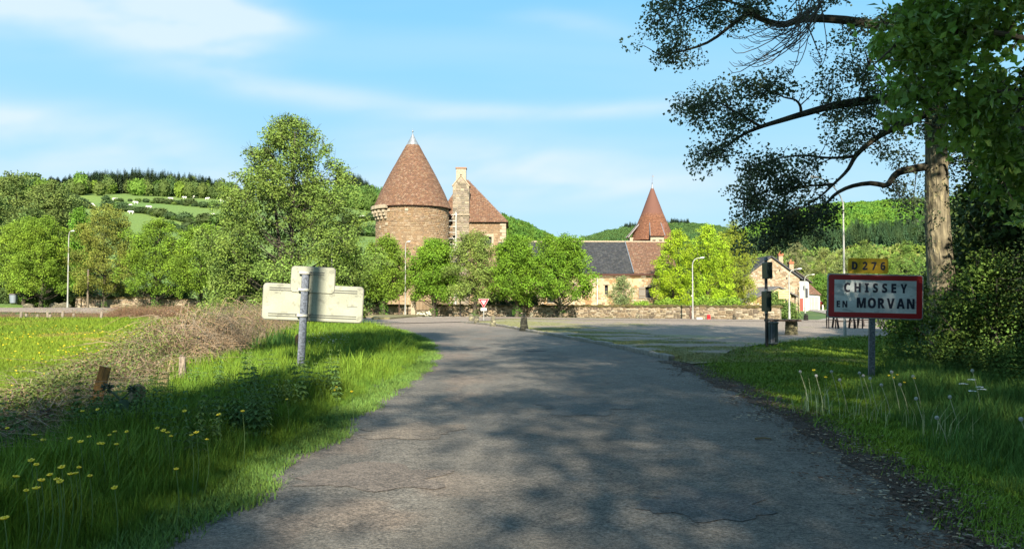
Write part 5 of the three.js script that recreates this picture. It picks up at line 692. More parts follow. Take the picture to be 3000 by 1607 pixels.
lamp(2030, 58.6, 772, 1, 0.55, 'street lamp in front of the yellow-green willows'); lamp(2313, 57.4, 805, 1, 0.6, 'street lamp beside the yellow boards and shed', 0.085); lamp(2359, 90, 815, 1, 0.8, 'street lamp before the white house', 0.095); lamp(2475, 31.2, 588, -1, 0.95, 'tall street lamp rising from the lawn behind the town sign', 0.06, 0.5);
for (const [px, d, top, label, r] of [[256, 74, 790, 'grey wooden pole rising before the brownish lime', 0.1], [1169, 68.8, 848, 'thin rusty pole beside the lamp near the gate', 0.04], [2023, 58.9, 897, 'short dark stake by the lamp in front of the willows', 0.07]]) { const x = X(px, d), y0 = gh(x, -d), t = thing('pole', label, 'pole', x, y0, -d), h = at(px, top, d).y - y0; part('shaft', cyl(r, r * 0.8, h + 0.1, 0, -0.1, 0, 8), px < 1000 ? M.wood : std([0.1, 0.05, 0.035]), t); part('cap', cyl(r * 0.9, r * 0.5, 0.06, 0, h - 0.02, 0, 8), M.galv, t); }
// ---------- bollards, bins and stones ----------
{
  const rough = (r0, r1, h, seed, n = 9) => { const g = new THREE.CylinderGeometry(r1, r0, h, n, 5); const p = g.attributes.position; for (let i = 0; i < p.count; i++) { const s = 1 + 0.22 * noise.noise(p.getX(i) * 4 + seed, p.getY(i) * 4, p.getZ(i) * 4); p.setXYZ(i, p.getX(i) * s, p.getY(i) + h / 2 - 0.04 + 0.05 * noise.noise(p.getX(i) * 5, seed, p.getZ(i) * 5), p.getZ(i) * s); } g.computeVertexNormals(); return boxUV(g); };
  const lich = tex(256, (u, v) => { const a = tileN(u, v, 7, 3, 4), b = tileN(u, v, 18, 9, 3), s = 0.55 + 0.7 * b, k = sstep(0.1, 0.22, a); return [lerp(s, 0.95, k), lerp(s, 0.93, k), lerp(s * 0.9, 0.82, k)]; });
  const st = (c, k = 1.4) => std(c, { map: rep(lich, k), bumpMap: rep(mottleBump, 2), bumpScale: 0.02, roughness: 1 });
  [[1535, 970, 925, 26, 1.55, [0.13, 0.12, 0.1], 'dark weathered stone bollard beside the kerb at the near end of the row'], [1445, 956, 925, 19, 1.8, [0.5, 0.46, 0.36], 'pale lichen-covered stone bollard tapering to a point beside the kerb'], [1396, 949, 924, 15, 1.3, [0.36, 0.33, 0.27], 'grey stone bollard between the give-way sign and the junction'], [1380, 942, 921, 14, 1.1, [0.52, 0.48, 0.38], 'small pale stone bollard left of the give-way sign'], [1557, 931.5, 916, 10, 1.1, [0.46, 0.43, 0.36], 'small pale stone bollard at the foot of the wall behind the dark bollard'], [1868, 935, 920, 9, 1.1, [0.42, 0.38, 0.3], 'small stone bollard against the wall below the pale barn'], [2152, 937.5, 920, 11, 1.2, [0.18, 0.16, 0.14], 'grey stone bollard against the wall below the willows'], [2362, 940, 920, 13, 1.25, [0.03, 0.028, 0.028], 'black stone bollard on the square before the white house']].forEach(([px, py, top, w, tp, col, label], i) => { const p = G(px, py), d = -p.z, h = at(px, top, d).y, r = w / 2 / F * d; const t = thing('bollard', label, 'bollard', p.x, 0.02, p.z, undefined); part('shaft', rough(r * 1.1, r * 1.1 / tp, h * 0.93, i * 3.7), st(col), t); part('top', (() => { const g = new THREE.SphereGeometry(r * 1.08 / tp, 9, 5, 0, 6.284, 0, 1.57); g.scale(1, 0.5, 1); g.translate(0, h * 0.9, 0); return flat(g); })(), st(col), t); });
  const red = G(2077, 937), t1 = thing('red_hydrant', 'short red hydrant post on the square in front of the wall', 'hydrant', red.x, 0.02, red.z); part('body', lathe([[0.01, 0], [0.16, 0], [0.16, 0.03], [0.125, 0.05], [0.125, 0.32], [0.1, 0.38], [0.03, 0.4], [0, 0.4]], 14), std([0.5, 0.01, 0.015], { roughness: 0.4 }), t1); part('outlet', (() => { const g = cyl(0.05, 0.05, 0.1, 0, 0, 0, 8); g.rotateX(Math.PI / 2); g.translate(0, 0.22, 0.1); return g; })(), std([0.45, 0.01, 0.015]), t1);
  const wb = G(2049, 937), t2 = thing('white_block', 'low white concrete block beside the red hydrant', 'block', wb.x, 0.02, wb.z); part('block', rbox(0.42, 0.17, 0.25, 0, 0.08, 0, 0.02), M.white, t2); part('cover', rbox(0.36, 0.02, 0.2, 0, 0.17, 0, 0.005), M.lamp, t2);
  // wheelie bin and boulders left
  const d = 76, x = X(38, d), y = gh(x, -d) + 0.35, t3 = thing('wheelie_bin', 'grey wheelie bin on the grass bank at the far left', 'bin', x, y, -d); part('body', (() => { const g = new THREE.CylinderGeometry(0.36, 0.29, 0.78, 4, 1); g.rotateY(Math.PI / 4); g.translate(0, 0.5, 0); return flat(g); })(), std([0.22, 0.25, 0.28], { roughness: 0.5 }), t3); part('lid', rbox(0.6, 0.1, 0.62, 0, 0.93, 0, 0.03), std([0.1, 0.08, 0.075], { roughness: 0.5 }), t3); for (const s of [-1, 1]) part('wheel', (() => { const g = cyl(0.1, 0.1, 0.06, 0, 0, 0, 10); g.rotateZ(Math.PI / 2); g.translate(s * 0.24, 0.1, -0.2); return g; })(), M.dark, t3);
  const bank = new THREE.SphereGeometry(1, 20, 10).toNonIndexed(); bank.scale(3.2, 0.5, 1.8); const bk = thing('grass_bank', 'low grassy bank under the wheelie bin', 'bank', X(0, d), gh(x, -d) - 0.12, -d); part('turf', boxUV(bank), std([0.12, 0.2, 0.03], { map: rep(mottle, 0.5), roughness: 1 }), bk);
  for (const [px, w, h, label] of [[84, 1.1, 0.32, 'small pale boulder between the bin and the lamp post'], [160, 1.0, 0.42, 'rounded boulder beside the foot of the leftmost lamp'], [186, 1.3, 0.4, 'long low boulder behind the foot of the leftmost lamp']]) { const xx = X(px, 75.5), g = new THREE.IcosahedronGeometry(1, 3), p = g.attributes.position; for (let i = 0; i < p.count; i++) { const s = 1 + 0.25 * noise.noise(p.getX(i) * 1.4 + px, p.getY(i) * 1.4, p.getZ(i) * 1.4); p.setXYZ(i, p.getX(i) * s * w / 2, p.getY(i) * s * h, p.getZ(i) * s * 0.4); } g.computeVertexNormals(); const m = part(numbered('boulder'), boxUV(g), st([0.4, 0.36, 0.29], 0.8), scene); m.position.set(xx, gh(xx, -75.5) + 0.08, -75.5); tag(m, label, 'boulder'); }
  // litter bin with its pole of panels
  const b = G(2264, 1016), t4 = thing('litter_bin', 'grey-green slatted litter bin on the lawn edge', 'bin', b.x, 0, b.z), sm = std([0.1, 0.125, 0.125], { roughness: 0.5, metalness: 0.2 });
  for (let k = 0; k < 14; k++) { const a = k / 14 * 6.283; part('slat', box(0.055, 0.62, 0.014, Math.sin(a) * 0.155, 0.4, Math.cos(a) * 0.155, a), k === 0 || k === 13 ? M.galv : sm, t4); } part('liner', cyl(0.135, 0.135, 0.62, 0, 0.08, 0, 14), M.dark, t4); part('hoop', lathe([[0.15, 0.7], [0.185, 0.7], [0.185, 0.76], [0.15, 0.76], [0.15, 0.7]], 18), sm, t4); part('hoop', lathe([[0.15, 0.1], [0.175, 0.1], [0.175, 0.14], [0.15, 0.14], [0.15, 0.1]], 18), sm, t4); part('stand', cyl(0.03, 0.03, 0.2, 0, -0.08, 0, 8), sm, t4);
  const q = G(2247, 1017), t5 = thing('panel_pole', 'dark pole carrying two narrow green panels beside the litter bin', 'pole', q.x, 0, q.z), gm = std([0.016, 0.028, 0.022], { roughness: 0.45 }), y5 = (py) => at(2247, py, -q.z).y;
  part('pole', cyl(0.045, 0.045, y5(757) + 0.1, 0, -0.1, 0, 10), std([0.02, 0.018, 0.018], { roughness: 0.5 }), t5); part('cap', cyl(0.06, 0.05, 0.09, 0, y5(760) - 0.02, 0, 10), M.galv, t5);
  part('panel', boxUV(rbox(0.17, y5(768) - y5(816), 0.5, 0.03, (y5(768) + y5(816)) / 2, 0.02, 0.02)), gm, t5); part('panel', boxUV(rbox(0.155, y5(852) - y5(912), 0.5, 0.0, (y5(852) + y5(912)) / 2, 0.02, 0.02)), gm, t5); for (const y0 of [849, 914.5]) part('collar', cyl(0.052, 0.052, 0.05, 0, y5(y0) - 0.025, 0, 10), M.lamp, t5);
  // stone table
  const s = G(2300, 983), t6 = thing('stone_table', 'rustic table of a thin slab on rough pale stone legs', 'table', s.x, 0, s.z); part('slab', (() => { const g = rbox(1.25, 0.075, 0.8, -0.05, 0.615, -0.1, 0.02); return boxUV(g); })(), std([0.14, 0.09, 0.065], { map: rep(mottle, 1) }), t6); for (const [px, sd] of [[0.22, 2], [0.42, 5]]) part('leg', rough(0.2, 0.16, 0.62, sd + 3).translate(px, 0, -0.05 * sd), st([0.4, 0.36, 0.25], 1), t6); part('leg', rough(0.16, 0.13, 0.62, 8).translate(-0.38, 0, -0.2), st([0.2, 0.11, 0.07], 1), t6);
  // picnic tables with chairs
  const chair = (x, z, turn, label) => { const t = thing('garden_chair', label, 'chair', x, 0.01, z); t.rotation.y = turn; for (const [a, c] of [[-1, -1], [1, -1], [-1, 1], [1, 1]]) part('leg', box(0.05, c < 0 ? 0.9 : 0.44, 0.05, a * 0.23, (c < 0 ? 0.9 : 0.44) / 2, c * 0.21), M.woodDark, t); for (let k = 0; k < 4; k++) part('seat_slat', box(0.5, 0.03, 0.1, 0, 0.45, -0.18 + k * 0.12), M.woodDark, t); for (const y of [0.66, 0.85]) part('back_slat', box(0.5, 0.09, 0.025, 0, y, -0.21), M.woodDark, t); };
  const table = (x, z, label) => { const t = thing('picnic_table', label, 'table', x, 0.01, z); for (let k = 0; k < 5; k++) part('top_plank', box(1.3, 0.04, 0.13, 0, 0.72, -0.29 + k * 0.145), M.woodDark, t); for (const a of [-0.42, 0.42]) for (const b2 of [-1, 1]) part('leg', box(0.07, 0.78, 0.09, a, 0.35, b2 * 0.26, 0, 0, -b2 * 0.35), M.woodDark, t); part('stretcher', box(0.86, 0.06, 0.05, 0, 0.36, 0), M.woodDark, t); };
  const pz = 39.5; chair(X(2438, pz), -pz, 1.4, 'dark wooden chair at the left end of the picnic table'); table(X(2472, pz + 0.6), -pz - 0.6, 'dark wooden picnic table between two chairs behind the town sign'); chair(X(2505, pz), -pz + 0.1, -1.5, 'dark wooden chair at the right end of the picnic table'); table(X(2545, 43), -43, 'further dark wooden picnic table in the shade of the bushes');
  // red car far down the road
  const cd = 122, cx = X(2391, cd), car = thing('red_car', 'dark red car parked by the white walled barn', 'car', cx, gh(cx, -cd) + 0.06, -cd), cp = std([0.28, 0.012, 0.016], { roughness: 0.25 });
  const prof = new THREE.Shape([[-2, 0.3], [2, 0.3], [2.05, 0.7], [1.2, 0.88], [0.6, 1.38], [-1.1, 1.4], [-1.8, 0.92], [-2.05, 0.75]].map((v) => new THREE.Vector2(...v))); const cg = new THREE.ExtrudeGeometry(prof, { depth: 1.55, bevelEnabled: true, bevelSize: 0.06, bevelThickness: 0.06, bevelSegments: 2 }); cg.translate(0, 0, -0.775); cg.rotateY(-0.5); part('body', flat(cg), cp, car);
  const rot = (g) => { g.rotateY(-0.5); return g; }; for (const a of [-1, 1]) for (const c2 of [-1, 1]) { const wh = part('wheel', rot((() => { const g = cyl(0.31, 0.31, 0.2, 0, -0.1, 0, 14); g.rotateX(Math.PI / 2); g.translate(a * 1.25, 0.3, c2 * 0.78); return g; })()), M.dark, car); part('rim', rot((() => { const g = cyl(0.18, 0.18, 0.03, 0, 0, 0, 10); g.rotateX(Math.PI / 2); g.translate(a * 1.25, 0.3, c2 * 0.88 - 0.015); return g; })()), M.lamp, wh); } for (const c2 of [-1, 1]) part('window', rot(box(1.5, 0.34, 0.03, -0.25, 1.12, c2 * 0.835)), M.glass, car); part('windscreen', rot(box(0.05, 0.6, 1.4, 0.98, 1.14, 0, 0, 0.88)), M.glass, car);
  const wp = thing('marker_post', 'short white marker post beside the parked red car', 'post', X(2411, 112), gh(X(2411, 112), -112), -112); part('shaft', cyl(0.1, 0.1, 0.75, 0, 0, 0, 10), M.white, wp); part('cap', cyl(0.1, 0.04, 0.06, 0, 0.75, 0, 10), M.white, wp);
}
// ---------- fence posts of the meadow ----------
{
  const pole = (x, z, h, w, lx, lz, mat, label, group, seed) => { const r = rng(seed), t = thing('fence_post', label, 'fence post', x, gh(x, z), z, group); const g = new THREE.CylinderGeometry(w * 0.42, w * 0.55, h + 0.2, 7, 6), p = g.attributes.position; for (let i = 0; i < p.count; i++) { const s = 1 + 0.35 * noise.noise(p.getX(i) * 9 + seed, p.getY(i) * 1.5, p.getZ(i) * 9); p.setXYZ(i, p.getX(i) * s, p.getY(i) + h / 2 - 0.1 + (p.getY(i) > h * 0.45 ? 0.07 * (r() - 0.5) : 0), p.getZ(i) * s); } g.computeVertexNormals(); part('post', boxUV(g), mat, t); t.rotation.set(lx, 0, lz); return t; };
  [[130, 1290, 1205, 0.12, 0.02, 'rotten dark fence post stub at the meadow corner of the brambles', [0.16, 0.11, 0.07]], [390, 1240, 1150, 0.2, -0.1, 'split weathered fence post beside the tall thistle', [0.42, 0.34, 0.2]], [478, 1170, 1110, 0.17, 0, 'mossy yellowish fence post half sunk in brambles', [0.34, 0.28, 0.14]], [534, 1140, 1058, 0.12, 0.03, 'pale forked fence post standing clear of the brambles', [0.6, 0.5, 0.4]], [735, 1010, 945, 0.22, 0.05, 'pale crooked fence post at the far end of the brambles', [0.55, 0.5, 0.4]], [872, 1035, 990, 0.14, 0.05, 'stubby brown fence post behind the leaning sign post', [0.3, 0.2, 0.1]]].forEach(([px, py, top, w, lz, label, c], i) => { const p = G(px, py), h = at(px, top, -p.z).y + (px < 200 ? 0 : 0.08); pole(p.x, p.z, h, w, 0, lz, std(c, { map: rep(woodTex, 3), bumpMap: rep(woodTex, 3), bumpScale: 0.02 }), label, undefined, 800 + i); });
  { const p = G(262, 1240), t = thing('fence_board', 'flat brown board leaning beside the thistle among the brambles', 'board', p.x, 0, p.z); t.rotation.set(0, 0.2, -0.24); part('board', boxUV(box(0.12, 0.8, 0.03, 0, 0.26, 0)), std([0.27, 0.15, 0.035], { map: rep(woodTex, 2), bumpMap: rep(woodTex, 2), bumpScale: 0.01 }), t); }
  [[60, 26], [77, 21], [139, 24], [146, 19], [183, 30], [216, 20], [296, 28], [110, 18], [380, 16], [675, 24], [460, 15]].forEach(([px, hpx], i) => { const d = 55 + (i % 3) * 0.7, x = X(px, d); pole(x, -d, hpx / F * d, 0.2, 0.05 * ((i % 3) - 1), 0.06 * ((i % 2) - 0.5), M.woodPale, 'pale split fence post at the far edge of the meadow', 'fence posts along the far meadow edge', 820 + i); });
}
// ---------- cattle on the hillside ----------
{
  const bones = [[-0.75, 1.05, 0, 0.75, 1.1, 0, 0.36, 0.36], [0.75, 1.15, 0, 1.2, 1.25, 0, 0.25, 0.2], [1.2, 1.25, 0, 1.55, 1.0, 0, 0.19, 0.12], [-0.65, 0.9, 0.18, -0.7, 0.45, 0.2, 0.17, 0.09], [-0.7, 0.45, 0.2, -0.65, 0.05, 0.2, 0.08, 0.07], [-0.65, 0.9, -0.18, -0.75, 0.45, -0.2, 0.17, 0.09], [-0.75, 0.45, -0.2, -0.72, 0.05, -0.2, 0.08, 0.07], [0.65, 0.85, 0.18, 0.66, 0.45, 0.2, 0.14, 0.08], [0.66, 0.45, 0.2, 0.66, 0.05, 0.2, 0.075, 0.07], [0.65, 0.85, -0.18, 0.6, 0.45, -0.2, 0.14, 0.08], [0.6, 0.45, -0.2, 0.62, 0.05, -0.2, 0.075, 0.07], [-1.08, 1.2, 0, -1.15, 0.5, 0, 0.05, 0.04], [1.2, 1.38, 0.1, 1.22, 1.36, 0.3, 0.06, 0.03], [1.2, 1.38, -0.1, 1.22, 1.36, -0.3, 0.06, 0.03]];
  const res = 56, mc = new MarchingCubes(res, new THREE.MeshStandardMaterial(), false, false, 60000), S = 1.7; mc.isolation = 0;
  for (let k = 0; k < res; k++) for (let j = 0; j < res; j++) for (let i = 0; i < res; i++) { const x = (i / (res / 2) - 1) * S + 0.2, y = (j / (res / 2) - 1) * S + 0.8, z = (k / (res / 2) - 1) * S; let acc = 0; for (const [a, b, c, d, e, f, r0, r1] of bones) { const vx = d - a, vy = e - b, vz = f - c, t = clamp(((x - a) * vx + (y - b) * vy + (z - c) * vz) / (vx * vx + vy * vy + vz * vz)), ds = Math.hypot(x - a - vx * t, y - b - vy * t, z - c - vz * t) - lerp(r0, r1, t); acc += Math.exp(-ds / 0.06); } mc.field[k * res * res + j * res + i] = Math.log(acc + 1e-30) * 0.06; }
  mc.update(); const g = new THREE.BufferGeometry(); g.setAttribute('position', new THREE.Float32BufferAttribute(mc.positionArray.slice(0, mc.count * 3), 3)); g.scale(S, S, S); g.translate(0.2, 0.8, 0); g.computeVertexNormals();
  const hide = std([0.72, 0.68, 0.6], { roughness: 0.9 }); let proto; const r = rng(850);
  for (const [px, py] of [[192, 564], [248, 603], [266, 598], [268, 603], [397, 592], [378, 601], [383, 622], [618, 630], [540, 563], [562, 561], [650, 571], [671, 564], [436, 606], [1046, 636], [1058, 634], [222, 567], [606, 566], [335, 568], [1068, 580], [500, 566]]) { const p = hit(px, py < 575 ? py + 20 : py + 6); if (!p || -p.z > 600) continue; let c; if (!proto) { c = proto = thing('cow', 'small white cow grazing on the green hillside pasture', 'cow', 0, 0, 0, 'white cattle on the hillside'); part('body', g, hide, c); part('horn', merge([cyl(0.025, 0.005, 0.2, 1.3, 1.42, 0.1, 5), cyl(0.025, 0.005, 0.2, 1.3, 1.42, -0.1, 5)]), M.ashlar, c); } else c = copy(proto); c.position.set(p.x, p.y - 0.03, p.z); c.rotation.y = r() < 0.5 ? r() * 0.6 - 0.3 : Math.PI + r() * 0.6 - 0.3; c.scale.setScalar(0.9); }
}
// ---------- grass, brambles, flowers ----------
function tuft(n, h, w, R, seed, lean = 0.5) {
  const r = rng(seed), pos = []; for (let i = 0; i < n; i++) { const a = r() * 6.283, q = R * Math.sqrt(r()), o = V(Math.cos(a) * q, -0.03, Math.sin(a) * q), b = r() * 6.283, D = V(Math.cos(b), 0, Math.sin(b)), s = V(-D.z, 0, D.x), hh = h * (0.5 + 0.7 * r()), l = lean * hh * r(), ww = w * (0.7 + 0.6 * r()); const p1 = o.clone().add(V(0, hh * 0.55, 0)).addScaledVector(D, l * 0.3), p2 = o.clone().add(V(0, hh * (1 - 0.25 * r()), 0)).addScaledVector(D, l); const A = o.clone().addScaledVector(s, -ww / 2), B = o.clone().addScaledVector(s, ww / 2), C = p1.clone().addScaledVector(s, ww * 0.4), E = p1.clone().addScaledVector(s, -ww * 0.4); for (const p of [A, B, C, A, C, E, E, C, p2]) pos.push(p.x, p.y, p.z); }
  const g = new THREE.BufferGeometry(); g.setAttribute('position', new THREE.Float32BufferAttribute(pos, 3)); g.computeVertexNormals(); return g;
}
const tufts = { tall: [0, 1, 2].map((k) => tuft(16, 0.42, 0.009, 0.13, 200 + k)), mid: [0, 1, 2].map((k) => tuft(18, 0.26, 0.01, 0.16, 210 + k)), lawn: [0, 1].map((k) => tuft(26, 0.075, 0.008, 0.17, 220 + k, 0.8)), dry: [0, 1].map((k) => tuft(12, 0.6, 0.007, 0.16, 230 + k, 0.8)) };
function field(name, label, geos, mat, n, sample, seed, cat = 'grass') { const r = rng(seed), L = geos.map(() => []); for (let i = 0; i < n; i++) { const s = sample(r); if (s) L[i % geos.length].push(s); } const g = thing(name, label, cat); g.userData.kind = 'stuff'; geos.forEach((ge, k) => L[k].length && inst('tufts', ge, mat, g, L[k])); }
const logD = (r, a, b) => Math.exp(lerp(Math.log(a), Math.log(b), r()));
const onRoad = (x, z) => x > roadLx(z) + 0.12 && x < roadRx(z);
field('meadow_grass', 'sunlit buttercup meadow grass left of the brambles', tufts.mid, M.grass, 52000, (r) => { const d = logD(r, 6, 56), x = ((-350 + r() * 1500) - 1500) / F * d, z = -d; if (x > fenceX(z) + 0.2) return; const n = fbm(x * 0.12, z * 0.12, 4, 3), n2 = fbm(x * 0.45, z * 0.45, 7, 3), s = 0.55 + d * 0.02 + 0.5 * n2; const dry = sstep(0.12, 0.3, fbm(x * 0.3 + 9, z * 0.25, 2, 3)); return [x, gh(x, z), z, [s * (1 + d / 45), s * 0.85, s * (1 + d / 45)], 0, r() * 6.28, 0, tint([lerp(0.155, 0.24, dry) + 0.08 * n, lerp(0.225, 0.21, dry) + 0.08 * n, lerp(0.018, 0.05, dry)], r, 0.2)]; }, 901);
field('verge_grass', 'tall lush green grass on the left road verge', tufts.tall, M.grass, 17000, (r) => { const d = logD(r, 3, 52), z = -d, a = fenceX(z) - 0.3, b = roadLx(z) + 0.05, x = lerp(a, b, Math.pow(r(), 0.8)); const e = clamp((b - x - 0.1) / 0.8), n2 = fbm(x * 0.8, z * 0.5, 7, 3); const s = (0.22 + 0.78 * e) * (0.8 + 0.9 * n2) * (0.75 + 0.5 * r()); return [x, 0.01, z, [s * (0.9 + d / 40), s, s * (0.9 + d / 40)], 0, r() * 6.28, 0, tint([0.12 + 0.09 * n2, 0.205 + 0.09 * n2, 0.02], r, 0.25)]; }, 902);
field('lawn_grass', 'mown green lawn between the square and the thicket', tufts.lawn, M.grass, 40000, (r) => { const d = logD(r, 4.5, 40), px = 1850 + r() * 1500, x = (px - 1500) / F * d, z = -d; const n2 = fbm(x * 0.6, z * 0.6, 7, 3); const edge = pw([[4, 2.9], [6.3, 3.2], [9.4, 3.65], [14.3, 3.95], [18, 4.4], [21, 6], [24, 7], [29.5, 11], [36, 20]], d) + 0.9 * fbm(x * 1.4, z * 1.1, 3, 3); if (x < edge - 0.15 * r() || x > 14) return; const s = 0.8 + 0.7 * r() + d * 0.012; return [x, 0, z, [s * (1 + d / 30), s, s * (1 + d / 30)], 0, r() * 6.28, 0, tint([0.15 + 0.08 * n2, 0.235 + 0.08 * n2, 0.022], r, 0.25)]; }, 903);
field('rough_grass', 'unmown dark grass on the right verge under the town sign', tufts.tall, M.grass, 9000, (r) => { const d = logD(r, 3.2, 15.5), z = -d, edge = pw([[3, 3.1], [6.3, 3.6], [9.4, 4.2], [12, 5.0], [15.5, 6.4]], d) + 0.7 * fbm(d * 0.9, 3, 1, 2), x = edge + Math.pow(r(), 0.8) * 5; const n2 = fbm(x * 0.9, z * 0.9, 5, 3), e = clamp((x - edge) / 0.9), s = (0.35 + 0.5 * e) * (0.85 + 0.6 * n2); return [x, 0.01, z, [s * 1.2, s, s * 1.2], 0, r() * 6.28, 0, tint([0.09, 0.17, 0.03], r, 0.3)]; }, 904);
field('worn_grass', 'thin pale grass growing through the gravel beside the kerb', tufts.lawn, M.grass, 9000, (r) => { const d = logD(r, 18, 66), z = -d, x0 = roadRx(-Math.min(d, 51)) + 0.4, x = x0 + Math.pow(r(), 1.7) * (d > 43 ? 14 : 4); const n = fbm(x * 0.35, z * 0.5, 6, 4); if (n + 0.1 - (x - x0) * 0.02 < 0 || (d > 52 && x < -0.5) || (d > 60 && x > 8)) return; return [x, 0.035, z, [1.6, 0.55, 1.6], 0, r() * 6.28, 0, tint([0.24, 0.24, 0.08], r, 0.2)]; }, 905);
field('edge_grass', 'short creeping grass fraying the left edge of the asphalt', tufts.lawn, M.grass, 3500, (r) => { const d = logD(r, 3.2, 48), z = -d, x = roadLx(z) + 0.1 + 0.22 * (r() - 0.6) + 0.35 * fbm(z * 0.8, 1, 4, 3); return [x, 0.015, z, 0.8 + 0.6 * r(), 0, r() * 6.28, 0, tint([0.11, 0.19, 0.035], r, 0.3)]; }, 906);
// brambles: arching canes with dry and green leaves
const bram = [0, 1, 2].map((k) => { const r = rng(240 + k), g = []; for (let i = 0; i < 12; i++) { const a = r() * 6.283, L = 0.35 + 0.5 * r(), o = V((r() - 0.5) * 0.5, -0.05, (r() - 0.5) * 0.5), m = o.clone().add(V(Math.cos(a) * L * 0.4, 0.35 + 0.45 * r(), Math.sin(a) * L * 0.4)), e = o.clone().add(V(Math.cos(a) * L, 0.15 + 0.35 * r(), Math.sin(a) * L)); g.push(tube([o, m, e], 0.007, 0.003, 6, 3)); } const q = merge(g); q.deleteAttribute('uv'); return q; });
const bramLeaf = [0, 1].map((k) => spray(30, 0.042, 0.03, 0.4, 250 + k, { flat: 0.8 }));
{
  const g = thing('bramble_thicket', 'mound of dry brown brambles along the old fence line', 'bramble'); g.userData.kind = 'stuff'; const r = rng(910), C = [[], [], []], L = [[], []], D = [[], []];
  const hgt = (d) => pw([[4, 0.12], [8, 0.2], [12, 0.5], [16, 1.0], [24, 1.25], [34, 1.1], [45, 1.0]], d);
  for (let i = 0; i < 1500; i++) { const d = logD(r, 5, 46), z = -d, w = pw([[5, 0.4], [12, 0.6], [20, 1.0], [45, 1.8]], d), o = (r() + r() - 1) * w, x = fenceX(z) + o, top = hgt(d) * (1 - (o / w) ** 2 * 0.75); const y = top * r() * 0.55, s = 0.7 + 0.5 * r();
    if (r() < 0.5) C[i % 3].push([x, y, z, [s, s * clamp(top, 0.4, 1.1), s], (r() - 0.5) * 0.6, r() * 6.28, (r() - 0.5) * 0.6, tint([0.3, 0.22, 0.14], r, 0.45)]);
    for (let q = 0; q < 2; q++) L[i & 1].push([x + 0.3 * (r() - 0.5), top * (0.35 + 0.65 * r()), z + 0.3 * (r() - 0.5), 0.6 + 0.5 * r(), 0, r() * 6, 0, fbm(x * 0.8, z * 0.4, 5, 2) + 0.35 * (r() - 0.5) > -0.06 ? tint([0.13, 0.165, 0.04], r, 0.3) : tint([0.24, 0.17, 0.1], r, 0.35)]); }
  for (let k = 0; k < 3; k++) inst('canes', bram[k], M.grass, g, C[k]); for (let k = 0; k < 2; k++) inst('dry_leaves', bramLeaf[k], M.grass, g, L[k]);
  const dry = thing('dry_grass', 'pale dead grass stalks standing among the brambles', 'dry grass'); dry.userData.kind = 'stuff'; for (let i = 0; i < 900; i++) { const d = logD(r, 5, 30), z = -d, x = fenceX(z) + (r() - 0.4) * 1.4; D[i & 1].push([x, 0.0, z, (0.5 + 0.5 * r()) * pw([[5, 0.45], [9, 0.7], [14, 1]], d), 0, r() * 6, 0, tint([0.42, 0.34, 0.22], r, 0.25)]); } for (let k = 0; k < 2; k++) inst('stalks', tufts.dry[k], M.grass, dry, D[k]);
  const far = thing('bramble_thicket', 'band of reddish brown brambles at the far meadow edge below the road', 'bramble'); far.userData.kind = 'stuff'; const C2 = [[], [], []], L2 = [[], []]; for (let i = 0; i < 900; i++) { const px = -100 + 900 * r(), d = 56 + 4 * r(), x = X(px, d), dens = pw([[0, 0.35], [60, 0.1], [200, 0.2], [330, 0.5], [380, 1], [720, 1]], px); if (r() > dens) continue; const top = px > 340 ? 0.95 : 0.5; C2[i % 3].push([x, gh(x, -d) + 0.35 * r() * top, -d, [1.3, 1.1 * top, 1.3], 0, r() * 6, 0, tint([0.24, 0.145, 0.085], r, 0.3)]); L2[i & 1].push([x, gh(x, -d) + (0.3 + 0.6 * r()) * top, -d, 1.2 + 0.5 * r(), 0, r() * 6, 0, r() < 0.45 ? tint([0.15, 0.19, 0.05], r, 0.3) : tint([0.24, 0.14, 0.08], r, 0.3)]); } for (let k = 0; k < 3; k++) inst('canes', bram[k], M.grass, far, C2[k]); for (let k = 0; k < 2; k++) inst('dry_leaves', bramLeaf[k], M.grass, far, L2[k]);
}
// nettles before the sign post, and low leafy weeds
const nettle = [0, 1].map((k) => { const r = rng(260 + k), pos = []; for (let s = 0; s < 7; s++) { const o = V((r() - 0.5) * 0.4, 0, (r() - 0.5) * 0.4), H = 0.35 + 0.3 * r(); for (let y = 0.06; y < H; y += 0.065) for (let j = 0; j < 4; j++) { const a = j * 1.571 + y * 9 + r() * 0.4, l = 0.1 * (1.1 - 0.5 * y / H), D = V(Math.cos(a), -0.35, Math.sin(a)), sd = V(-Math.sin(a), 0, Math.cos(a)), c = o.clone().add(V(0, y, 0)), T = c.clone().addScaledVector(D, l), m1 = c.clone().addScaledVector(D, l * 0.4).addScaledVector(sd, l * 0.3).add(V(0, 0.012, 0)), m2 = c.clone().addScaledVector(D, l * 0.4).addScaledVector(sd, -l * 0.3).add(V(0, 0.012, 0)); for (const p of [c, m1, T, c, T, m2]) pos.push(p.x, p.y, p.z); } } const g = new THREE.BufferGeometry(); g.setAttribute('position', new THREE.Float32BufferAttribute(pos, 3)); g.computeVertexNormals(); return g; });
field('nettle_patch', 'dark nettle patch around the foot of the leaning sign post', nettle, M.grass, 420, (r) => { const d = 6.5 + 7 * r(), z = -d, x = -4.7 + 2.6 * r(); if (x > roadLx(z) - 0.45 || fbm(x * 0.9, z * 0.7, 6, 3) + 0.3 * (r() - 0.5) < 0.06) return; return [x, -0.08 * r(), z, [0.45 + 0.55 * r(), 0.4 + 0.7 * r(), 0.45 + 0.55 * r()], 0.2 * (r() - 0.5), r() * 6, 0.2 * (r() - 0.5), tint([0.095, 0.16, 0.04], r, 0.25)]; }, 911, 'nettles');
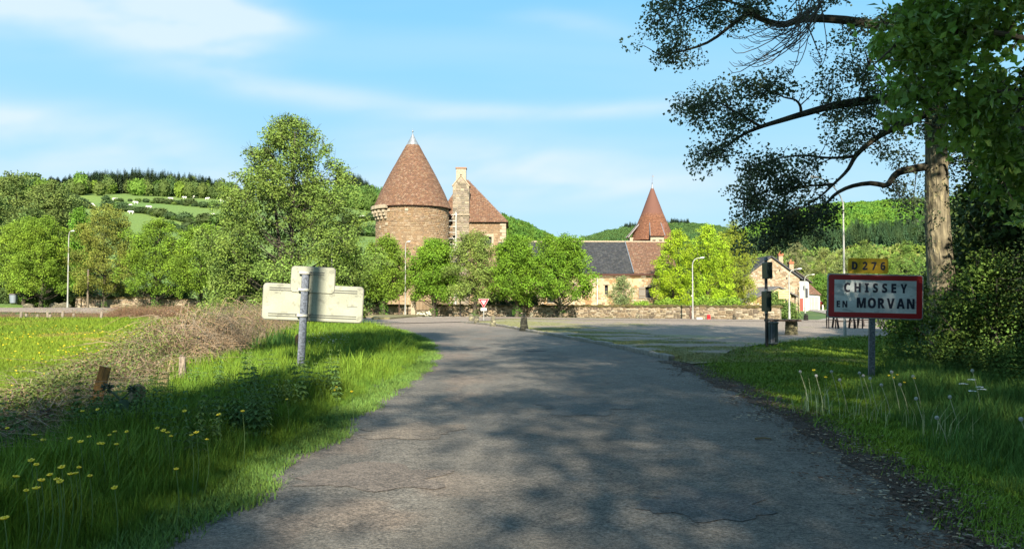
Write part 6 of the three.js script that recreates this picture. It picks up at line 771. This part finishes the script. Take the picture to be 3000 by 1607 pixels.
field('weed_patch', 'leafy green weeds in front of the dark thicket', nettle, M.grass, 420, (r) => { const d = logD(r, 6, 19), z = -d, x = pw([[6, 5.6], [12, 7.4], [19, 8.8]], d) + r() * 2.2; return [x, 0, z, 0.6 + 0.6 * r(), 0, r() * 6, 0, tint([0.09, 0.155, 0.03], r, 0.35)]; }, 912, 'weeds');
field('iris_leaves', 'upright blade-like iris leaves beside the leaning sign post', [tuft(22, 0.7, 0.03, 0.25, 270, 0.35)], M.grass, 14, (r) => { const p = G(790 + 50 * r(), 1035); return [p.x + r() - 0.5, 0, p.z + 1.5 * (r() - 0.5), 0.8 + 0.3 * r(), 0, r() * 6, 0, tint([0.13, 0.26, 0.05], r, 0.2)]; }, 913, 'leaves');
// fallen twigs and husks along the right road edge
field('leaf_litter', 'brown leaf litter and twigs along the right road edge', [(() => { const g = []; const r = rng(280); for (let i = 0; i < 9; i++) { const b = box(0.01 + 0.03 * r(), 0.004, 0.004 + 0.008 * r(), (r() - 0.5) * 0.45, 0.006 * r(), (r() - 0.5) * 0.35, r() * 6); b.deleteAttribute('uv'); g.push(b); } return mergeGeometries(g); })()], std([1, 1, 1]), 800, (r) => { const d = logD(r, 3.6, 18), z = -d, x = roadRx(z) + 0.05 + (r() + r() - 1) * 0.65; return [x, 0.036, z, 0.6 + 0.7 * r(), 0, r() * 6, 0, r() < 0.16 ? tint([0.34, 0.27, 0.18], r, 0.3) : tint([0.085, 0.05, 0.032], r, 0.4)]; }, 914, 'leaf litter');
{ const p = G(2236, 1294); const m = part('stick', merge([tube([V(-0.08, 0, 0.01), V(0, 0.006, 0), V(0.08, 0, 0.005)], 0.012, 0.009, 5, 6), tube([V(0.02, 0.005, 0), V(0.04, 0.01, -0.03)], 0.006, 0.004, 3, 5)]), std([0.34, 0.26, 0.15], { map: rep(woodTex, 2) }), scene); m.position.set(p.x, 0.034, p.z); tag(m, 'short pale stick lying on the asphalt near the right verge', 'stick'); }
{ const p = G(1568, 1030), g = new THREE.CircleGeometry(1, 20); const q = g.attributes.position; for (let i = 1; i < q.count; i++) { const s = 1 + 0.5 * noise.noise(q.getX(i) * 2, q.getY(i) * 2, 3); q.setXYZ(i, q.getX(i) * s * 0.3, q.getY(i) * s * 0.35, 0); } g.rotateX(-Math.PI / 2); const m = part('tar_patch', g, std([0.02, 0.02, 0.022]), scene); m.position.set(p.x, 0.0255, p.z); tag(m, 'small black tar patch on the road before the kerb', 'patch'); }
// flowers
{
  const petal = new THREE.SphereGeometry(1, 6, 4); petal.scale(0.011, 0.004, 0.013); const r = rng(920);
  const stemM = std([0.1, 0.17, 0.04]), yel = std([0.8, 0.58, 0.008], { roughness: 0.5 });
  const cup = (() => { const g = []; for (let k = 0; k < 5; k++) { const p = flat(petal.clone()); p.rotateX(-0.5); p.translate(0, 0.005, 0.012); p.rotateY(k * 1.2566); g.push(p); } return merge(g); })();
  const bud = flat(new THREE.SphereGeometry(0.006, 6, 4));
  const spots = [[20, 1255], [100, 1275], [125, 1290], [205, 1285], [235, 1295], [260, 1280], [290, 1300], [90, 1350], [105, 1362], [145, 1392], [120, 1408], [165, 1405], [175, 1412], [205, 1390], [220, 1388], [180, 1370], [105, 1432], [75, 1438], [12, 1520], [300, 1300], [320, 1275], [335, 1265], [240, 1205], [285, 1200], [460, 1255], [490, 1268], [500, 1278], [560, 1275], [575, 1268], [605, 1288], [478, 1262], [540, 1205], [640, 1215], [515, 1375], [335, 1430], [370, 1265], [340, 1302], [230, 1370], [45, 1398], [262, 1395], [710, 1205], [840, 1170], [980, 1143], [985, 1134], [1030, 1147], [2385, 1085], [2420, 1105], [2605, 1100], [2620, 1106], [2630, 1098], [2650, 1120], [2680, 1108], [2945, 1290], [2965, 1320], [2970, 1335], [2990, 1310]];
  spots.forEach(([px, py], i) => { const left = px < 1500, d = left ? clamp((EYE - 0.36 - 0.1 * r()) * F / (py - 880), 3, 9.5) : 9.5 + r(), p = at(px, py, d), h = p.y; if (h < 0.12) return; const t = thing('buttercup', left ? 'yellow buttercup standing in the tall verge grass by the brambles' : 'yellow buttercup standing in the shaded grass by the town sign', 'flower', p.x, 0, p.z, left ? 'buttercups on the left verge' : 'buttercups under the town sign'); part('stem', tube([V(0.05 * (r() - 0.5), -0.02, 0.03), V(0.02, h * 0.5, 0), V(0, h, 0)], 0.0035, 0.0025, 5, 4), stemM, t); const f = part('flower', cup, yel, t); f.position.y = h; f.rotation.set(0.5 * r(), r() * 6, 0.4 * (r() - 0.5)); f.scale.setScalar(0.62 + 0.35 * r()); part('flower_centre', bud, std([0.6, 0.5, 0.02]), t).position.y = h + 0.008; });
  const cupI = cup.clone(); cupI.deleteAttribute('uv');
  field('meadow_buttercups', 'countless yellow buttercups sprinkled over the sunlit meadow', [cupI], std([1, 1, 1]), 1300, (q) => { const d = logD(q, 6.5, 36), x = ((-300 + q() * 1000) - 1500) / F * d, z = -d; if (x > fenceX(z) - 0.4 || fbm(x * 0.3, z * 0.3, 2, 2) < -0.05 + (q() - 0.5) * 0.2) return; return [x, 0.2 + 0.12 * q(), z, 0.5 + d / 45, 0.5 * q(), q() * 6, 0, [0.8, 0.6, 0.02]]; }, 921, 'flowers');
  field('verge_daisies', 'small white daisies on the sunny verge behind the sign post', [cupI], std([1, 1, 1]), 110, (q) => { const p = G(900 + 120 * q(), 1000 + 45 * q()); return [p.x, 0.3 + 0.08 * q(), p.z, 0.55, 0.4 * q(), q() * 6, 0, [0.75, 0.75, 0.7]]; }, 922, 'flowers');
  // dandelion clocks
  const seedMat = new THREE.MeshPhysicalMaterial({ color: lin(0.62, 0.62, 0.58), roughness: 1, transmission: 0.4, thickness: 0 });
  const clock = (() => { const g = [], q = rng(930); for (let k = 0; k < 110; k++) { const n = onBall(q), s = n.clone().cross(onBall(q)).normalize(), u = n.clone().cross(s), e = n.clone().multiplyScalar(0.026); const pos = []; for (const [a, b] of [[s, u], [u, s.clone().negate()]]) { const p = e.clone().addScaledVector(a, 0.008), w = e.clone().addScaledVector(b, 0.008), z = e.clone().addScaledVector(a, -0.008); for (const v of [n.clone().multiplyScalar(0.012), p, w, e, z, w]) pos.push(v.x, v.y, v.z); } const b = new THREE.BufferGeometry(); b.setAttribute('position', new THREE.Float32BufferAttribute(pos, 3)); b.computeVertexNormals(); g.push(b); } return mergeGeometries(g); })();
  const heart = flat(new THREE.SphereGeometry(0.008, 8, 6)), stalk = std([0.36, 0.36, 0.2]);
  [[2437, 1088, 10.5], [2461, 1112, 10], [2519, 1092, 10.2], [2550, 1108, 9.8], [2613, 1089, 9.8], [2638, 1126, 9.6], [2583, 1127, 9.4], [2676, 1102, 10], [2850, 1085, 9.5], [2685, 1167, 8.6], [2746, 1227, 7.6], [2784, 1162, 8.6], [2392, 1100, 10.6], [2345, 1088, 11], [2530, 1100, 10.4], [2993, 1227, 7]].forEach(([px, py, d], i) => { const p = at(px, py, d), h = Math.max(p.y, 0.3), t = thing('dandelion_clock', 'white dandelion clock on a pale stalk in the grass below the town sign', 'flower', p.x + 0.05, 0, p.z, 'dandelion clocks on the right verge'); part('stalk', tube([V(0.05, -0.02, 0.02), V(0.03 * (r() - 0.5), h * 0.5, 0.02), V(-0.05, h - 0.01, 0)], 0.0045, 0.0035, 6, 5), stalk, t); const c = part('seed_head', clock, seedMat, t); c.position.set(-0.05, h, 0); c.scale.setScalar(0.72); part('core', heart, stalk, c); });
  field('seed_stalks', 'pale bare dandelion stalks leaning in the shaded right verge', [tuft(2, 0.4, 0.008, 0.08, 271, 0.7)], M.grass, 46, (q) => { const f = q(), px = 2340 + 480 * f, d = 10.6 - 2.4 * f - 0.8 * q(), p = at(px, 1100, d); return [p.x, 0, p.z, 0.9 + 0.4 * q(), 0, q() * 6, 0, tint([0.36, 0.38, 0.18], q, 0.25)]; }, 931, 'stalks');
  // cow parsley
  const pc = at(2850, 1120, 9), cp = thing('cow_parsley', 'cow parsley with flat white flower heads in the shaded right verge', 'flower', pc.x, 0, pc.z); part('stem', merge([tube([V(0, -0.02, 0), V(0.02, 0.25, 0), V(0, 0.42, 0)], 0.006, 0.004, 6, 5), ...[[-0.1, 0.47, 0], [-0.02, 0.52, 0.03], [0.06, 0.44, 0.05], [-0.06, 0.4, 0.08], [0.1, 0.41, 0.0]].map(([a, b, c]) => tube([V(0.01, 0.3, 0), V(a * 0.5, b * 0.85, c), V(a, b, c)], 0.003, 0.002, 5, 4))]), stemM, cp);
  for (const [a, b, c] of [[-0.1, 0.47, 0], [-0.02, 0.52, 0.03], [0.06, 0.44, 0.05], [-0.06, 0.4, 0.08], [0.1, 0.41, 0.0]]) { const g = [], q = rng(940 + a * 100); for (let k = 0; k < 26; k++) { const s = flat(new THREE.IcosahedronGeometry(0.007, 0)); const an = q() * 6.28, ra = 0.045 * Math.sqrt(q()); s.scale(1, 0.5, 1); s.translate(a + Math.cos(an) * ra, b + 0.008 - ra * 0.15, c + Math.sin(an) * ra); g.push(s); } part('umbel', merge(g), std([0.72, 0.74, 0.72]), cp); }
  // thistle silhouette in front of the brambles
  const tp = G(360, 1300), th = thing('thistle', 'tall dark spiny thistle rising in front of the split fence post', 'plant', tp.x, 0, tp.z); const top = at(312, 1135, -tp.z).sub(tp), bend = at(352, 1172, -tp.z).sub(tp); part('stem', merge([tube([V(0, -0.05, 0), V(0, bend.y * 0.5, 0), V(bend.x * 0.6, bend.y * 0.9, 0), bend, top], 0.018, 0.009, 12, 6), tube([bend, V(bend.x + 0.12, bend.y + 0.1, 0.02)], 0.01, 0.006, 4, 5)]), std([0.05, 0.075, 0.035]), th);
  for (const [b, s] of [[top, 1], [V(bend.x + 0.12, bend.y + 0.11, 0.02), 0.8]]) part('bud', (() => { const g = spray(40, 0.055 * s, 0.02, 0.035 * s, 950, { droop: -0.2 }); g.translate(b.x, b.y, b.z); return g; })(), std([0.035, 0.055, 0.03], { side: THREE.DoubleSide }), th);
  for (let k = 0; k < 12; k++) { const y = 0.1 + bend.y * 0.85 * (k / 12), a = k * 2.4, l = 0.3 * (1 - 0.4 * k / 12), pos = [], D = V(Math.cos(a), 0.15, Math.sin(a) * 0.6), s = V(-D.z, 0, D.x).normalize(); for (let j = 0; j < 6; j++) { const c0 = V(0, y, 0).addScaledVector(D, l * j / 6), c1 = V(0, y - 0.02 * j, 0).addScaledVector(D, l * (j + 1) / 6), w = 0.04 * (1 - j / 7); for (const e of [-1, 1]) { const tipv = c1.clone().addScaledVector(s, e * (w + 0.03)); for (const v of [c0, c1, tipv]) pos.push(v.x, v.y, v.z); } } const g = new THREE.BufferGeometry(); g.setAttribute('position', new THREE.Float32BufferAttribute(pos, 3)); g.computeVertexNormals(); part('leaf', g, std([0.05, 0.085, 0.04], { side: THREE.DoubleSide }), th); }
}
renderer.render(scene, camera);
